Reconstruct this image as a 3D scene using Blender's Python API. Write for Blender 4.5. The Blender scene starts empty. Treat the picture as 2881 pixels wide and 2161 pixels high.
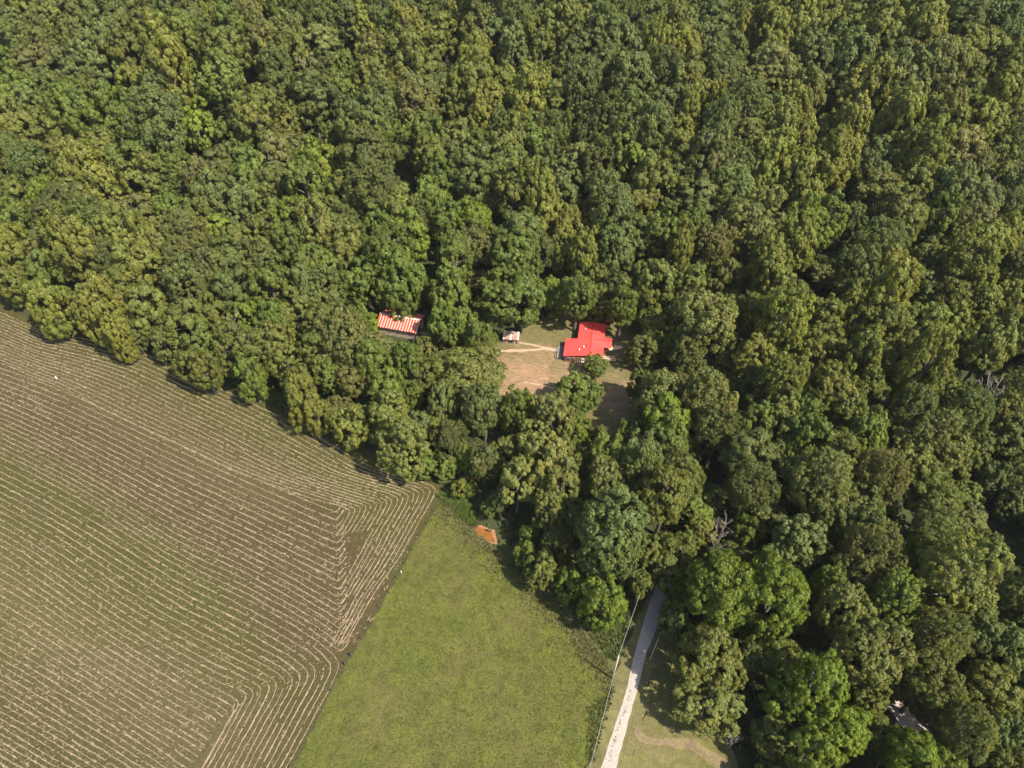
import bpy, bmesh, math, random
import numpy as np
from mathutils import Vector, Matrix

# ------------------------------------------------------------------ camera, sky, sun, exposure
SC = bpy.context.scene
COL = SC.collection
CAM_H, PITCH, FPX, PW, PH = 160.0, math.radians(46.0), 2020.0, 2881.0, 2161.0
cam_data = bpy.data.cameras.new('camera')
cam_data.sensor_width = 36.0
cam_data.lens = 36.0 * FPX / PW
cam_data.clip_start, cam_data.clip_end = 1.0, 9000.0
cam = bpy.data.objects.new('camera', cam_data)
COL.objects.link(cam)
cam.location = (0, 0, CAM_H)
cam.rotation_euler = (math.pi / 2 - PITCH, 0, 0)
SC.camera = cam

SUN_DIR = Vector((0.80, -0.60, 0)).normalized()
SUN_EL = math.radians(51.0)
sun_vec = Vector((SUN_DIR.x * math.cos(SUN_EL), SUN_DIR.y * math.cos(SUN_EL), math.sin(SUN_EL)))
world = bpy.data.worlds.new('World')
SC.world = world
world.use_nodes = True
wn = world.node_tree
wn.nodes.clear()
w_out = wn.nodes.new('ShaderNodeOutputWorld')
w_bg = wn.nodes.new('ShaderNodeBackground')
w_sky = wn.nodes.new('ShaderNodeTexSky')
w_sky.sky_type = 'NISHITA'
w_sky.sun_disc = False
w_sky.sun_elevation = SUN_EL
w_sky.sun_rotation = math.atan2(SUN_DIR.x, SUN_DIR.y)
w_sky.dust_density = 2.0
w_bg.inputs['Strength'].default_value = 0.125
wn.links.new(w_sky.outputs[0], w_bg.inputs[0])
wn.links.new(w_bg.outputs[0], w_out.inputs[0])
sun_data = bpy.data.lights.new('sun', 'SUN')
sun_data.energy = 5.0
sun_data.angle = math.radians(0.53)
sun_data.color = (1.0, 0.91, 0.76)
sun = bpy.data.objects.new('sun', sun_data)
COL.objects.link(sun)
sun.rotation_euler = sun_vec.to_track_quat('Z', 'Y').to_euler()
sun.location = (60, -40, 260)
SC.view_settings.view_transform = 'Standard'
SC.view_settings.look = 'None'
SC.view_settings.gamma = 1.0
SC.view_settings.use_curve_mapping = False
SC.view_settings.exposure = 1.28
SC.cycles.max_bounces = 5
SC.cycles.diffuse_bounces = 2
SC.cycles.glossy_bounces = 2
SC.cycles.transmission_bounces = 3
SC.cycles.transparent_max_bounces = 4

RNG = random.Random(7)
NP = np.random.default_rng(7)


# ------------------------------------------------------------------ terrain and picture-to-place
def smooth(t):
    t = min(1.0, max(0.0, t))
    return t * t * (3 - 2 * t)


def ground(x, y):
    """Height of the land: nearly level fields, a wooded hillside rising beyond the clearing."""
    z = 0.45 * math.sin(x / 34.0 + 1.0) * math.sin(y / 27.0)
    d = y - (208.0 + 0.02 * x)
    if d > 0:
        e = min(d, 260.0)
        rise = 0.25 * e * smooth(d / 45.0)
        und = 6.5 * math.sin(x / 25.0 + y / 58.0 + 0.6) + 3.0 * math.sin(x / 15.0 - y / 31.0)
        z += rise + und * smooth(d / 60.0)
    z -= 13.0 * math.exp(-(((x - 128.0) / 13.0) ** 2 + ((y - 100.0) / 32.0) ** 2))
    return z


CP, SP = math.cos(PITCH), math.sin(PITCH)


def ray(px, py):
    u, v = (px - PW / 2) / FPX, (PH / 2 - py) / FPX
    return (u, CP + SP * v, -SP + CP * v)


def at(px, py, h=0.0):
    """The point h above the land that the photograph shows at pixel (px, py)."""
    dx, dy, dz = ray(px, py)
    f = lambda t: CAM_H + dz * t - ground(dx * t, dy * t) - h
    a, b = 40.0, 46.0
    while f(b) > 0 and b < 1500:
        a, b = b, b + 6.0
    for _ in range(24):
        m = (a + b) / 2
        if f(m) > 0:
            a = m
        else:
            b = m
    return Vector((dx * b, dy * b, CAM_H + dz * b))


def project(x, y, z):
    dz = z - CAM_H
    depth = y * CP - dz * SP
    up = y * SP + dz * CP
    if depth < 1:
        return None
    return (PW / 2 + FPX * x / depth, PH / 2 - FPX * up / depth, depth)


def inside(x, y, poly):
    r, n = False, len(poly)
    j = n - 1
    for i in range(n):
        xi, yi = poly[i][0], poly[i][1]
        xj, yj = poly[j][0], poly[j][1]
        if (yi > y) != (yj > y) and x < (xj - xi) * (y - yi) / (yj - yi) + xi:
            r = not r
        j = i
    return r


def seg_dist(x, y, a, b):
    dx, dy = b[0] - a[0], b[1] - a[1]
    L = dx * dx + dy * dy
    t = 0 if L == 0 else max(0, min(1, ((x - a[0]) * dx + (y - a[1]) * dy) / L))
    return math.hypot(x - a[0] - t * dx, y - a[1] - t * dy)


def near_poly(x, y, poly, d):
    return any(seg_dist(x, y, poly[i - 1], poly[i]) < d for i in range(len(poly)))


# ------------------------------------------------------------------ materials
def new_mat(name):
    m = bpy.data.materials.new(name)
    m.use_nodes = True
    nt = m.node_tree
    p = nt.nodes['Principled BSDF']
    p.inputs['Roughness'].default_value = 0.85
    p.inputs['Specular IOR Level'].default_value = 0.2
    return m, nt, p


def nd(nt, kind, **kw):
    n = nt.nodes.new(kind)
    for k, v in kw.items():
        if hasattr(n, k):
            setattr(n, k, v)
        else:
            n.inputs[k.replace('_', ' ')].default_value = v
    return n


def noise(nt, vec, scale, detail=4, rough=0.6, dist=0.0):
    n = nt.nodes.new('ShaderNodeTexNoise')
    n.inputs['Scale'].default_value = scale
    n.inputs['Detail'].default_value = detail
    n.inputs['Roughness'].default_value = rough
    n.inputs['Distortion'].default_value = dist
    nt.links.new(vec, n.inputs['Vector'])
    return n.outputs['Fac']


def ramp(nt, fac, stops):
    r = nt.nodes.new('ShaderNodeValToRGB')
    el = r.color_ramp.elements
    while len(el) < len(stops):
        el.new(0.5)
    for e, (p, c) in zip(el, stops):
        e.position = p
        e.color = (*c, 1.0)
    nt.links.new(fac, r.inputs['Fac'])
    return r.outputs['Color']


def mixc(nt, fac, a, b, mode='MIX'):
    m = nt.nodes.new('ShaderNodeMix')
    m.data_type = 'RGBA'
    m.blend_type = mode
    for sock, val in ((m.inputs[0], fac), (m.inputs[6], a), (m.inputs[7], b)):
        if isinstance(val, (int, float)):
            sock.default_value = val
        elif isinstance(val, tuple):
            sock.default_value = (*val, 1.0)
        else:
            nt.links.new(val, sock)
    return m.outputs[2]


def bump(nt, p, height, strength, dist):
    b = nt.nodes.new('ShaderNodeBump')
    b.inputs['Strength'].default_value = strength
    b.inputs['Distance'].default_value = dist
    nt.links.new(height, b.inputs['Height'])
    nt.links.new(b.outputs[0], p.inputs['Normal'])


def coords(nt, out='Object'):
    return nt.nodes.new('ShaderNodeTexCoord').outputs[out]


def plain(name, col, rough=0.8, var=0.25, scale=3.0, spec=0.2, metal=0.0):
    m, nt, p = new_mat(name)
    c = coords(nt)
    a = tuple(v * (1 - var) for v in col)
    b = tuple(min(1, v * (1 + var)) for v in col)
    nt.links.new(ramp(nt, noise(nt, c, scale, 5), [(0.3, a), (0.7, b)]), p.inputs['Base Color'])
    p.inputs['Roughness'].default_value = rough
    p.inputs['Specular IOR Level'].default_value = spec
    p.inputs['Metallic'].default_value = metal
    return m


def mat_floor():
    m, nt, p = new_mat('woodland_floor')
    c = coords(nt)
    a = ramp(nt, noise(nt, c, 0.25, 8, 0.7), [(0.3, (0.018, 0.02, 0.009)), (0.55, (0.035, 0.032, 0.015)), (0.75, (0.05, 0.04, 0.022))])
    b = mixc(nt, noise(nt, c, 2.0, 4), a, (0.03, 0.045, 0.012))
    nt.links.new(b, p.inputs['Base Color'])
    bump(nt, p, noise(nt, c, 1.5, 5), 0.8, 0.4)
    return m


def mat_grass(name, lo, mid, hi, dry, dryamt, sc=1.0):
    m, nt, p = new_mat(name)
    c = coords(nt)
    fine = noise(nt, c, 2.2 * sc, 6, 0.75, 0.6)
    col = ramp(nt, fine, [(0.28, lo), (0.5, mid), (0.74, hi)])
    big = noise(nt, c, 0.06 * sc, 5, 0.65, 0.5)
    dr = nt.nodes.new('ShaderNodeMapRange')
    dr.inputs[1].default_value, dr.inputs[2].default_value = 0.42, 0.72
    dr.inputs[3].default_value, dr.inputs[4].default_value = 0.0, dryamt
    nt.links.new(big, dr.inputs[0])
    f2 = noise(nt, c, 0.7 * sc, 5, 0.7)
    mm = nt.nodes.new('ShaderNodeMath')
    mm.operation = 'MULTIPLY'
    nt.links.new(dr.outputs[0], mm.inputs[0])
    r2 = ramp(nt, f2, [(0.3, (0.25,) * 3), (0.65, (1.0,) * 3)])
    nt.links.new(r2, mm.inputs[1])
    col = mixc(nt, mm.outputs[0], col, dry)
    mid_ = noise(nt, c, 0.28 * sc, 5, 0.7, 0.8)
    col = mixc(nt, 1.0, col, ramp(nt, mid_, [(0.3, (0.68, 0.68, 0.7)), (0.5, (1.0, 1.0, 1.0)), (0.72, (1.3, 1.32, 1.1))]), 'MULTIPLY')
    nt.links.new(col, p.inputs['Base Color'])
    bump(nt, p, fine, 0.9, 0.25)
    return m


def mat_hay():
    """Mown hay field: green regrowth and dry stubble; the bands come from the 'dry' attribute (drier swaths)."""
    m, nt, p = new_mat('mown_hay_field')
    c = coords(nt)
    at_ = nt.nodes.new('ShaderNodeAttribute')
    at_.attribute_name = 'dry'
    fine = noise(nt, c, 2.0, 6, 0.75, 0.5)
    green = ramp(nt, fine, [(0.3, (0.01938, 0.02123, 0.003922)), (0.5, (0.038, 0.03858, 0.007285)), (0.72, (0.05815, 0.05595, 0.01261))])
    brown = ramp(nt, fine, [(0.3, (0.02403, 0.01775, 0.006163)), (0.5, (0.04187, 0.03164, 0.01177)), (0.72, (0.06591, 0.05209, 0.02101))])
    straw = ramp(nt, fine, [(0.3, (0.0504, 0.04051, 0.01541)), (0.6, (0.08526, 0.06946, 0.0294)), (0.8, (0.1163, 0.09648, 0.04482))])
    sep = nt.nodes.new('ShaderNodeSeparateColor')
    nt.links.new(at_.outputs['Color'], sep.inputs[0])
    n2 = noise(nt, c, 0.16, 6, 0.7, 0.4)

    def boosted(ch):
        a = nt.nodes.new('ShaderNodeMath')
        a.operation = 'MULTIPLY_ADD'
        a.inputs[1].default_value = 0.7
        a.inputs[2].default_value = -0.35
        nt.links.new(n2, a.inputs[0])
        b = nt.nodes.new('ShaderNodeMath')
        b.operation = 'ADD'
        b.use_clamp = True
        nt.links.new(a.outputs[0], b.inputs[0])
        nt.links.new(sep.outputs[ch], b.inputs[1])
        return b.outputs[0]
    col = mixc(nt, boosted(0), green, brown)
    col = mixc(nt, boosted(1), col, straw)
    nt.links.new(col, p.inputs['Base Color'])
    bump(nt, p, fine, 0.8, 0.2)
    return m


def mat_yard():
    m, nt, p = new_mat('dry_yard_soil')
    c = coords(nt)
    mp = nt.nodes.new('ShaderNodeMapping')
    mp.inputs['Scale'].default_value = (0.35, 1.0, 1.0)
    mp.inputs['Rotation'].default_value = (0, 0, 0.15)
    nt.links.new(c, mp.inputs[0])
    fine = noise(nt, mp.outputs[0], 1.6, 7, 0.72, 0.8)
    soil = ramp(nt, fine, [(0.3, (0.09, 0.065, 0.04)), (0.48, (0.175, 0.12, 0.075)), (0.62, (0.28, 0.155, 0.075)), (0.75, (0.3, 0.22, 0.15))])
    grass = ramp(nt, fine, [(0.3, (0.06, 0.055, 0.02)), (0.55, (0.1, 0.086, 0.036)), (0.75, (0.16, 0.125, 0.065))])
    a = nt.nodes.new('ShaderNodeAttribute')
    a.attribute_name = 'dry'
    sep = nt.nodes.new('ShaderNodeSeparateColor')
    nt.links.new(a.outputs['Color'], sep.inputs[0])
    big = noise(nt, c, 0.14, 5, 0.7, 0.6)
    s = nt.nodes.new('ShaderNodeMath')
    s.operation = 'MULTIPLY_ADD'
    s.inputs[1].default_value = 2.6
    s.inputs[2].default_value = -1.45
    nt.links.new(big, s.inputs[0])
    t = nt.nodes.new('ShaderNodeMath')
    t.operation = 'ADD'
    t.use_clamp = True
    nt.links.new(s.outputs[0], t.inputs[0])
    nt.links.new(sep.outputs[0], t.inputs[1])
    nt.links.new(mixc(nt, t.outputs[0], grass, soil), p.inputs['Base Color'])
    bump(nt, p, fine, 0.7, 0.2)
    return m


def mat_gravel(name, lo, hi):
    m, nt, p = new_mat(name)
    c = coords(nt)
    f = noise(nt, c, 3.0, 7, 0.8)
    g = noise(nt, c, 0.5, 4, 0.6)
    col = ramp(nt, f, [(0.3, lo), (0.6, hi)])
    col = mixc(nt, ramp(nt, g, [(0.52, (0, 0, 0)), (0.75, (0.6, 0.6, 0.6))]), col, (0.36, 0.25, 0.16))
    nt.links.new(col, p.inputs['Base Color'])
    bump(nt, p, f, 0.6, 0.06)
    return m


def mat_leaf():
    m = bpy.data.materials.new('leaf')
    m.use_nodes = True
    nt = m.node_tree
    nt.nodes.clear()
    out = nt.nodes.new('ShaderNodeOutputMaterial')
    oi = nt.nodes.new('ShaderNodeObjectInfo')
    a = nt.nodes.new('ShaderNodeAttribute')
    a.attribute_name = 'tint'
    k = nt.nodes.new('ShaderNodeMapRange')
    k.inputs[3].default_value, k.inputs[4].default_value = 0.62, 1.4
    nt.links.new(a.outputs['Fac'], k.inputs[0])
    drift = noise(nt, coords(nt), 1.4, 3, 0.6)
    shade = ramp(nt, drift, [(0.32, (0.86, 0.97, 1.0)), (0.68, (1.0, 0.98, 0.8))])
    col = mixc(nt, 1.0, oi.outputs['Color'], shade, 'MULTIPLY')
    vm = nt.nodes.new('ShaderNodeVectorMath')
    vm.operation = 'SCALE'
    nt.links.new(col, vm.inputs[0])
    nt.links.new(k.outputs[0], vm.inputs['Scale'])
    p = nt.nodes.new('ShaderNodeBsdfPrincipled')
    p.inputs['Roughness'].default_value = 0.55
    p.inputs['Specular IOR Level'].default_value = 0.25
    nt.links.new(vm.outputs[0], p.inputs['Base Color'])
    t = nt.nodes.new('ShaderNodeBsdfTranslucent')
    tc = mixc(nt, 1.0, vm.outputs[0], (1.25, 1.3, 0.5), 'MULTIPLY')
    nt.links.new(tc, t.inputs['Color'])
    mx = nt.nodes.new('ShaderNodeMixShader')
    mx.inputs[0].default_value = 0.42
    nt.links.new(p.outputs[0], mx.inputs[1])
    nt.links.new(t.outputs[0], mx.inputs[2])
    nt.links.new(mx.outputs[0], out.inputs[0])
    return m


def mat_water():
    m, nt, p = new_mat('muddy_orange_water')
    c = coords(nt)
    f = noise(nt, c, 0.35, 4)
    nt.links.new(ramp(nt, f, [(0.35, (0.1, 0.05, 0.018)), (0.6, (0.19, 0.075, 0.012))]), p.inputs['Base Color'])
    p.inputs['Roughness'].default_value = 0.12
    p.inputs['Specular IOR Level'].default_value = 0.5
    bump(nt, p, noise(nt, c, 4.0, 2), 0.05, 0.05)
    return m


def mat_tin(name, base, rust, amount):
    m, nt, p = new_mat(name)
    c = coords(nt)
    mp = nt.nodes.new('ShaderNodeMapping')
    mp.inputs['Scale'].default_value = (2.5, 0.5, 1.0)
    nt.links.new(c, mp.inputs[0])
    f = noise(nt, mp.outputs[0], 1.3, 6, 0.7)
    nt.links.new(mixc(nt, ramp(nt, f, [(0.6 - amount, (0, 0, 0)), (0.75 - amount * 0.6, (1, 1, 1))]), base, rust), p.inputs['Base Color'])
    p.inputs['Roughness'].default_value = 0.45
    p.inputs['Specular IOR Level'].default_value = 0.4
    return m


M = {
    'floor': mat_floor(),
    'hay': mat_hay(),
    'pasture': mat_grass('pasture_grass', (0.03024, 0.0352, 0.00648), (0.06216, 0.0704, 0.01152), (0.105, 0.11, 0.01872), (0.08232, 0.06688, 0.02664), 0.95),
    'lawn': mat_grass('roadside_lawn', (0.04766, 0.04425, 0.01225), (0.0885, 0.0851, 0.02451), (0.1294, 0.1157, 0.04425), (0.1498, 0.1225, 0.06468), 0.8),
    'verge': mat_grass('dry_verge', (0.05243, 0.04739, 0.0177), (0.08987, 0.0817, 0.03064), (0.1348, 0.1225, 0.05106), (0.1498, 0.1307, 0.06127), 0.7),
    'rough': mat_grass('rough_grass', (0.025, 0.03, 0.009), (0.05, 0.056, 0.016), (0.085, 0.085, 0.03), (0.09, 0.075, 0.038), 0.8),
    'yard': mat_yard(),
    'worn': mat_grass('worn_track', (0.09, 0.068, 0.036), (0.135, 0.105, 0.058), (0.18, 0.145, 0.085), (0.2, 0.15, 0.09), 0.6),
    'gravel': mat_gravel('white_gravel', (0.168, 0.1476, 0.124), (0.3108, 0.2829, 0.252)),
    'track': mat_gravel('dirt_track', (0.2, 0.135, 0.085), (0.31, 0.23, 0.16)),
    'leaf': mat_leaf(),
    'bark': plain('bark', (0.11, 0.09, 0.07), 0.9, 0.35, 4.0),
    'deadwood': plain('bleached_wood', (0.2, 0.175, 0.155), 0.85, 0.25, 3.0),
    'straw': plain('cut_hay', (0.175, 0.135, 0.085), 0.9, 0.4, 0.9),
    'water': mat_water(),
    'mud': plain('orange_clay', (0.2, 0.105, 0.055), 0.9, 0.3, 2.0),
    'post': plain('weathered_post', (0.06, 0.05, 0.045), 0.9, 0.3, 6.0),
    'pole': plain('utility_pole_wood', (0.34, 0.27, 0.22), 0.85, 0.2, 4.0),
    'wire': plain('wire', (0.38, 0.38, 0.37), 0.4, 0.1, 1.0),
    'redroof': plain('red_metal_roof', (0.64, 0.06, 0.052), 0.34, 0.12, 0.25, 0.5),
    'redrib': plain('red_roof_rib', (0.5, 0.03, 0.028), 0.36, 0.1, 0.8, 0.5),
    'redtrim': plain('red_roof_trim', (0.62, 0.03, 0.02), 0.4, 0.06, 0.8, 0.5),
    'logwall': plain('brown_log_wall', (0.12, 0.062, 0.033), 0.75, 0.3, 2.0),
    'dark': plain('dark_trim', (0.03, 0.028, 0.026), 0.6, 0.2, 2.0),
    'white': plain('white_paint', (0.78, 0.77, 0.74), 0.5, 0.06, 2.0, 0.4),
    'glass': plain('window_glass', (0.04, 0.05, 0.06), 0.08, 0.1, 1.0, 0.6),
    'deck': plain('grey_deck_board', (0.16, 0.15, 0.14), 0.8, 0.3, 3.0),
    'barnred': mat_tin('rusty_red_tin', (0.46, 0.05, 0.03), (0.42, 0.09, 0.018), 0.12),
    'barnwhite': mat_tin('pale_tin', (0.4, 0.36, 0.34), (0.4, 0.16, 0.11), 0.1),
    'shedtin': mat_tin('streaked_tin', (0.3, 0.255, 0.235), (0.2, 0.1, 0.06), 0.24),
    'barnwood': plain('grey_barn_board', (0.3, 0.24, 0.19), 0.9, 0.45, 1.5),
    'lumber': plain('sawn_lumber', (0.6, 0.44, 0.28), 0.8, 0.25, 2.0),
}


# ------------------------------------------------------------------ object helpers
def tag(o, label=None, cat=None, group=None, kind=None):
    for k, v in (('label', label), ('category', cat), ('group', group), ('kind', kind)):
        if v:
            o[k] = v
    return o


def empty(name, loc=(0, 0, 0), rz=0.0, label=None, cat=None, group=None):
    o = bpy.data.objects.new(name, None)
    COL.objects.link(o)
    o.location = loc
    o.rotation_euler = (0, 0, rz)
    o.empty_display_size = 0.5
    return tag(o, label, cat, group)


def mesh_obj(name, me, mat=None, parent=None):
    o = bpy.data.objects.new(name, me)
    COL.objects.link(o)
    if mat is not None and not me.materials:
        me.materials.append(M[mat] if isinstance(mat, str) else mat)
    if parent is not None:
        o.parent = parent
    return o


def pydata(name, verts, faces):
    me = bpy.data.meshes.new(name)
    me.from_pydata([tuple(v) for v in verts], [], faces)
    me.update()
    return me


class MB:
    """Collects boxes, tubes and prisms into one mesh."""

    def __init__(s):
        s.v, s.f = [], []

    def add(s, verts, faces):
        o = len(s.v)
        s.v += [tuple(v) for v in verts]
        s.f += [tuple(i + o for i in f) for f in faces]

    def box(s, a, b, mtx=None):
        (x0, y0, z0), (x1, y1, z1) = a, b
        vs = [Vector(p) for p in ((x0, y0, z0), (x1, y0, z0), (x1, y1, z0), (x0, y1, z0), (x0, y0, z1), (x1, y0, z1), (x1, y1, z1), (x0, y1, z1))]
        if mtx is not None:
            vs = [mtx @ v for v in vs]
        s.add(vs, [(3, 2, 1, 0), (4, 5, 6, 7), (0, 1, 5, 4), (1, 2, 6, 5), (2, 3, 7, 6), (3, 0, 4, 7)])

    def tube(s, pts, radii, n=6):
        pts = [Vector(p) for p in pts]
        vs, fs = [], []
        for i, p in enumerate(pts):
            d = (pts[min(i + 1, len(pts) - 1)] - pts[max(i - 1, 0)]).normalized()
            a = d.cross(Vector((0.3, 0.9, 0.17))).normalized()
            b = d.cross(a)
            for k in range(n):
                t = 2 * math.pi * k / n
                vs.append(p + (a * math.cos(t) + b * math.sin(t)) * radii[i])
        for i in range(len(pts) - 1):
            for k in range(n):
                fs.append((i * n + k, i * n + (k + 1) % n, (i + 1) * n + (k + 1) % n, (i + 1) * n + k))
        fs.append(tuple(range(n))[::-1])
        fs.append(tuple((len(pts) - 1) * n + k for k in range(n)))
        s.add(vs, fs)

    def slab(s, quad, t):
        """A sheet of thickness t below the four points."""
        q = [Vector(p) for p in quad]
        nrm = (q[1] - q[0]).cross(q[2] - q[0]).normalized()
        if nrm.z < 0:
            nrm = -nrm
            q = q[::-1]
        lo = [p - nrm * t for p in q]
        n = len(q)
        s.add(q + lo, [tuple(range(n)), tuple(range(2 * n - 1, n - 1, -1))] + [(i, i + n, (i + 1) % n + n, (i + 1) % n) for i in range(n)])

    def build(s, name, mat, parent=None, smooth_=False):
        me = pydata(name, s.v, s.f)
        if smooth_:
            me.polygons.foreach_set('use_smooth', [True] * len(me.polygons))
        return mesh_obj(name, me, mat, parent)


# ------------------------------------------------------------------ the land
FENCE = [(1250, 1390), (1222, 1440), (1200, 1478), (1170, 1530), (1145, 1580), (1110, 1645), (1070, 1705), (1035, 1770), (1005, 1825), (990, 1847), (972, 1874), (930, 1950), (895, 2020), (855, 2100), (820, 2161), (780, 2235)]
HAY_PX = [(-330, 740), (0, 848), (100, 905), (230, 935), (330, 965), (470, 1010), (600, 1070), (800, 1160), (900, 1215), (1050, 1295), (1120, 1328), (1230, 1348)] + FENCE + [(640, 2460), (-330, 2460)]
PAST_PX = [(1250, 1390), (1330, 1440), (1340, 1500), (1400, 1545), (1460, 1600), (1560, 1690), (1640, 1780), (1700, 1850), (1724, 1900), (1700, 1990), (1672, 2090), (1650, 2161), (1610, 2290)] + FENCE[::-1]
YARD_PX = [(1175, 922), (1215, 912), (1300, 940), (1400, 960), (1470, 928), (1500, 905), (1570, 878), (1700, 876), (1790, 896), (1840, 960), (1840, 1080), (1810, 1200), (1740, 1290), (1720, 1350), (1650, 1350), (1640, 1200), (1560, 1165), (1450, 1145), (1400, 1115), (1355, 1012), (1250, 990), (1175, 945)]
ROAD_L = [(1655, 2270), (1690, 2165), (1736, 2023), (1760, 1950), (1772, 1900), (1782, 1850), (1800, 1790), (1820, 1720), (1838, 1665), (1852, 1625), (1850, 1570), (1820, 1500), (1770, 1420)]
ROAD_R = [(1700, 2270), (1732, 2165), (1770, 2023), (1796, 1930), (1808, 1880), (1822, 1830), (1840, 1785), (1858, 1735), (1874, 1690), (1892, 1640), (1886, 1565), (1850, 1490), (1797, 1410)]
VERGE_PX = [(1724, 1900), (1700, 1990), (1672, 2090), (1650, 2161), (1610, 2290), (1790, 2290), (1775, 2161), (1800, 2050), (1830, 1950), (1860, 1880), (1880, 1800), (1900, 1700), (1900, 1640), (1840, 1640), (1790, 1750), (1760, 1830)]
LAWN_PX = [(1775, 2161), (1740, 2290), (2060, 2290), (2080, 2180), (2060, 2100), (2010, 2040), (1960, 1990), (1930, 1900), (1910, 1800), (1895, 1720), (1880, 1800), (1860, 1880), (1830, 1950), (1800, 2050)]
POND_PX = [(1334, 1473), (1341, 1481), (1350, 1484), (1366, 1492), (1381, 1497), (1386, 1508), (1393, 1517), (1391, 1526), (1374, 1523), (1350, 1519), (1343, 1512), (1338, 1503), (1335, 1490)]
SIDE_L = [(2430, 1890), (2480, 1965), (2515, 2015), (2560, 2075), (2610, 2140), (2660, 2210), (2700, 2280)]
SIDE_R = [(2480, 1890), (2530, 1960), (2575, 2015), (2610, 2060), (2655, 2120), (2710, 2195), (2760, 2280)]


def wpoly(px):
    return [at(x, y).to_2d() for x, y in px]


def densify(poly, step):
    out = []
    n = len(poly)
    for i in range(n):
        a, b = Vector(poly[i]), Vector(poly[(i + 1) % n])
        k = max(1, int((b - a).length / step))
        out += [a.lerp(b, j / k) for j in range(k)]
    return out


def sheet(name, poly, lift, mat, cell=3.0, kind='structure', parent=None, wobble=0.35, dry=None):
    """A piece of ground following the land: polygon cut into cells and laid `lift` above it."""
    pts = densify(poly, 1.5)
    r = random.Random(len(name) * 31 + len(poly))
    pts = [(p[0] + r.uniform(-1, 1) * wobble, p[1] + r.uniform(-1, 1) * wobble) for p in pts]
    bm = bmesh.new()
    f = bm.faces.new([bm.verts.new((x, y, 0)) for x, y in pts])
    bmesh.ops.triangulate(bm, faces=[f])
    xs = [p[0] for p in pts]
    ys = [p[1] for p in pts]
    for lo, hi, ax in ((min(xs), max(xs), 0), (min(ys), max(ys), 1)):
        c = lo + cell
        while c < hi:
            co, no = [0, 0, 0], [0, 0, 0]
            co[ax], no[ax] = c, 1
            bmesh.ops.bisect_plane(bm, geom=bm.verts[:] + bm.edges[:] + bm.faces[:], plane_co=co, plane_no=no)
            c += cell
    for v in bm.verts:
        v.co.z = ground(v.co.x, v.co.y) + lift
    bmesh.ops.recalc_face_normals(bm, faces=bm.faces)
    for fc in bm.faces:
        if fc.normal.z < 0:
            fc.normal_flip()
        fc.smooth = True
    me = bpy.data.meshes.new(name)
    bm.to_mesh(me)
    bm.free()
    if dry is not None:
        ca = me.color_attributes.new('dry', 'FLOAT_COLOR', 'POINT')
        for i, v in enumerate(me.vertices):
            ca.data[i].color = (*dry(v.co.x, v.co.y), 1.0)
    o = mesh_obj(name, me, mat, parent)
    if parent is None:
        tag(o, kind=kind)
    return o


W_HAY, W_PAST, W_YARD, W_VERGE, W_LAWN = (wpoly(p) for p in (HAY_PX, PAST_PX, YARD_PX, VERGE_PX, LAWN_PX))
W_ROAD = wpoly(ROAD_L[:11] + ROAD_R[:11][::-1])
W_SIDE = wpoly(SIDE_L + SIDE_R[::-1])
W_POND = wpoly(POND_PX)

# base ground: fine near, coarse to the horizon
gx = [-5000, -2500, -1200, -700, -450] + list(range(-360, 361, 8)) + [450, 700, 1200, 2500, 5000]
gy = [-3000, -1200, -400, -120] + list(range(-40, 521, 8)) + [600, 800, 1200, 2500, 6000]
gv = [(x, y, ground(x, y) - 0.06) for y in gy for x in gx]
nx = len(gx)
gf = [(j * nx + i, j * nx + i + 1, (j + 1) * nx + i + 1, (j + 1) * nx + i) for j in range(len(gy) - 1) for i in range(nx - 1)]
land = mesh_obj('ground', pydata('ground', gv, gf), 'floor')
land.data.polygons.foreach_set('use_smooth', [True] * len(land.data.polygons))
tag(land, kind='structure')

# drier swaths of the hay field, as bands along the mowing
BAND_BROWN = [at(x, y).to_2d() for x, y in ((-100, 1010), (120, 1100), (400, 1260), (640, 1400), (830, 1540), (900, 1680))]
BAND_BROWN2 = [at(x, y).to_2d() for x, y in ((60, 2000), (300, 1960), (480, 2060), (650, 2120))]
BAND_STRAW = [at(x, y).to_2d() for x, y in ((-150, 900), (60, 1010), (300, 1130), (520, 1260), (760, 1380))]
BAND_STRAW2 = [at(x, y).to_2d() for x, y in ((-150, 1560), (0, 1680), (160, 1800), (400, 1930), (600, 2080))]
HEAD = [at(x, y).to_2d() for x, y in ((1200, 1400), (1100, 1560), (1000, 1760), (930, 1900), (820, 2090))]


def band(x, y, line, w):
    d = min(seg_dist(x, y, line[i], line[i + 1]) for i in range(len(line) - 1))
    return max(0.0, 1 - d / w)


def hay_dry(x, y):
    b = 0.12 + 0.9 * min(1, 2.6 * band(x, y, BAND_BROWN, 19)) + 0.6 * band(x, y, BAND_BROWN2, 18) + 0.25 * band(x, y, HEAD, 12)
    s = 0.03 + 0.3 * band(x, y, BAND_STRAW, 12) + 0.5 * band(x, y, BAND_STRAW2, 18)
    return (min(1, b), min(1, s), 0)


YARD_C = at(1500, 1060).to_2d()
YARD_C2 = at(1760, 1130).to_2d()


def yard_dry(x, y):
    d = math.hypot((x - YARD_C.x) / 19.0, (y - YARD_C.y) / 15.0)
    e = math.hypot((x - YARD_C2.x) / 9.0, (y - YARD_C2.y) / 11.0)
    return (max(0.0, 1.25 - d * 0.95, 1.1 - e), 0, 0)


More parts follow.
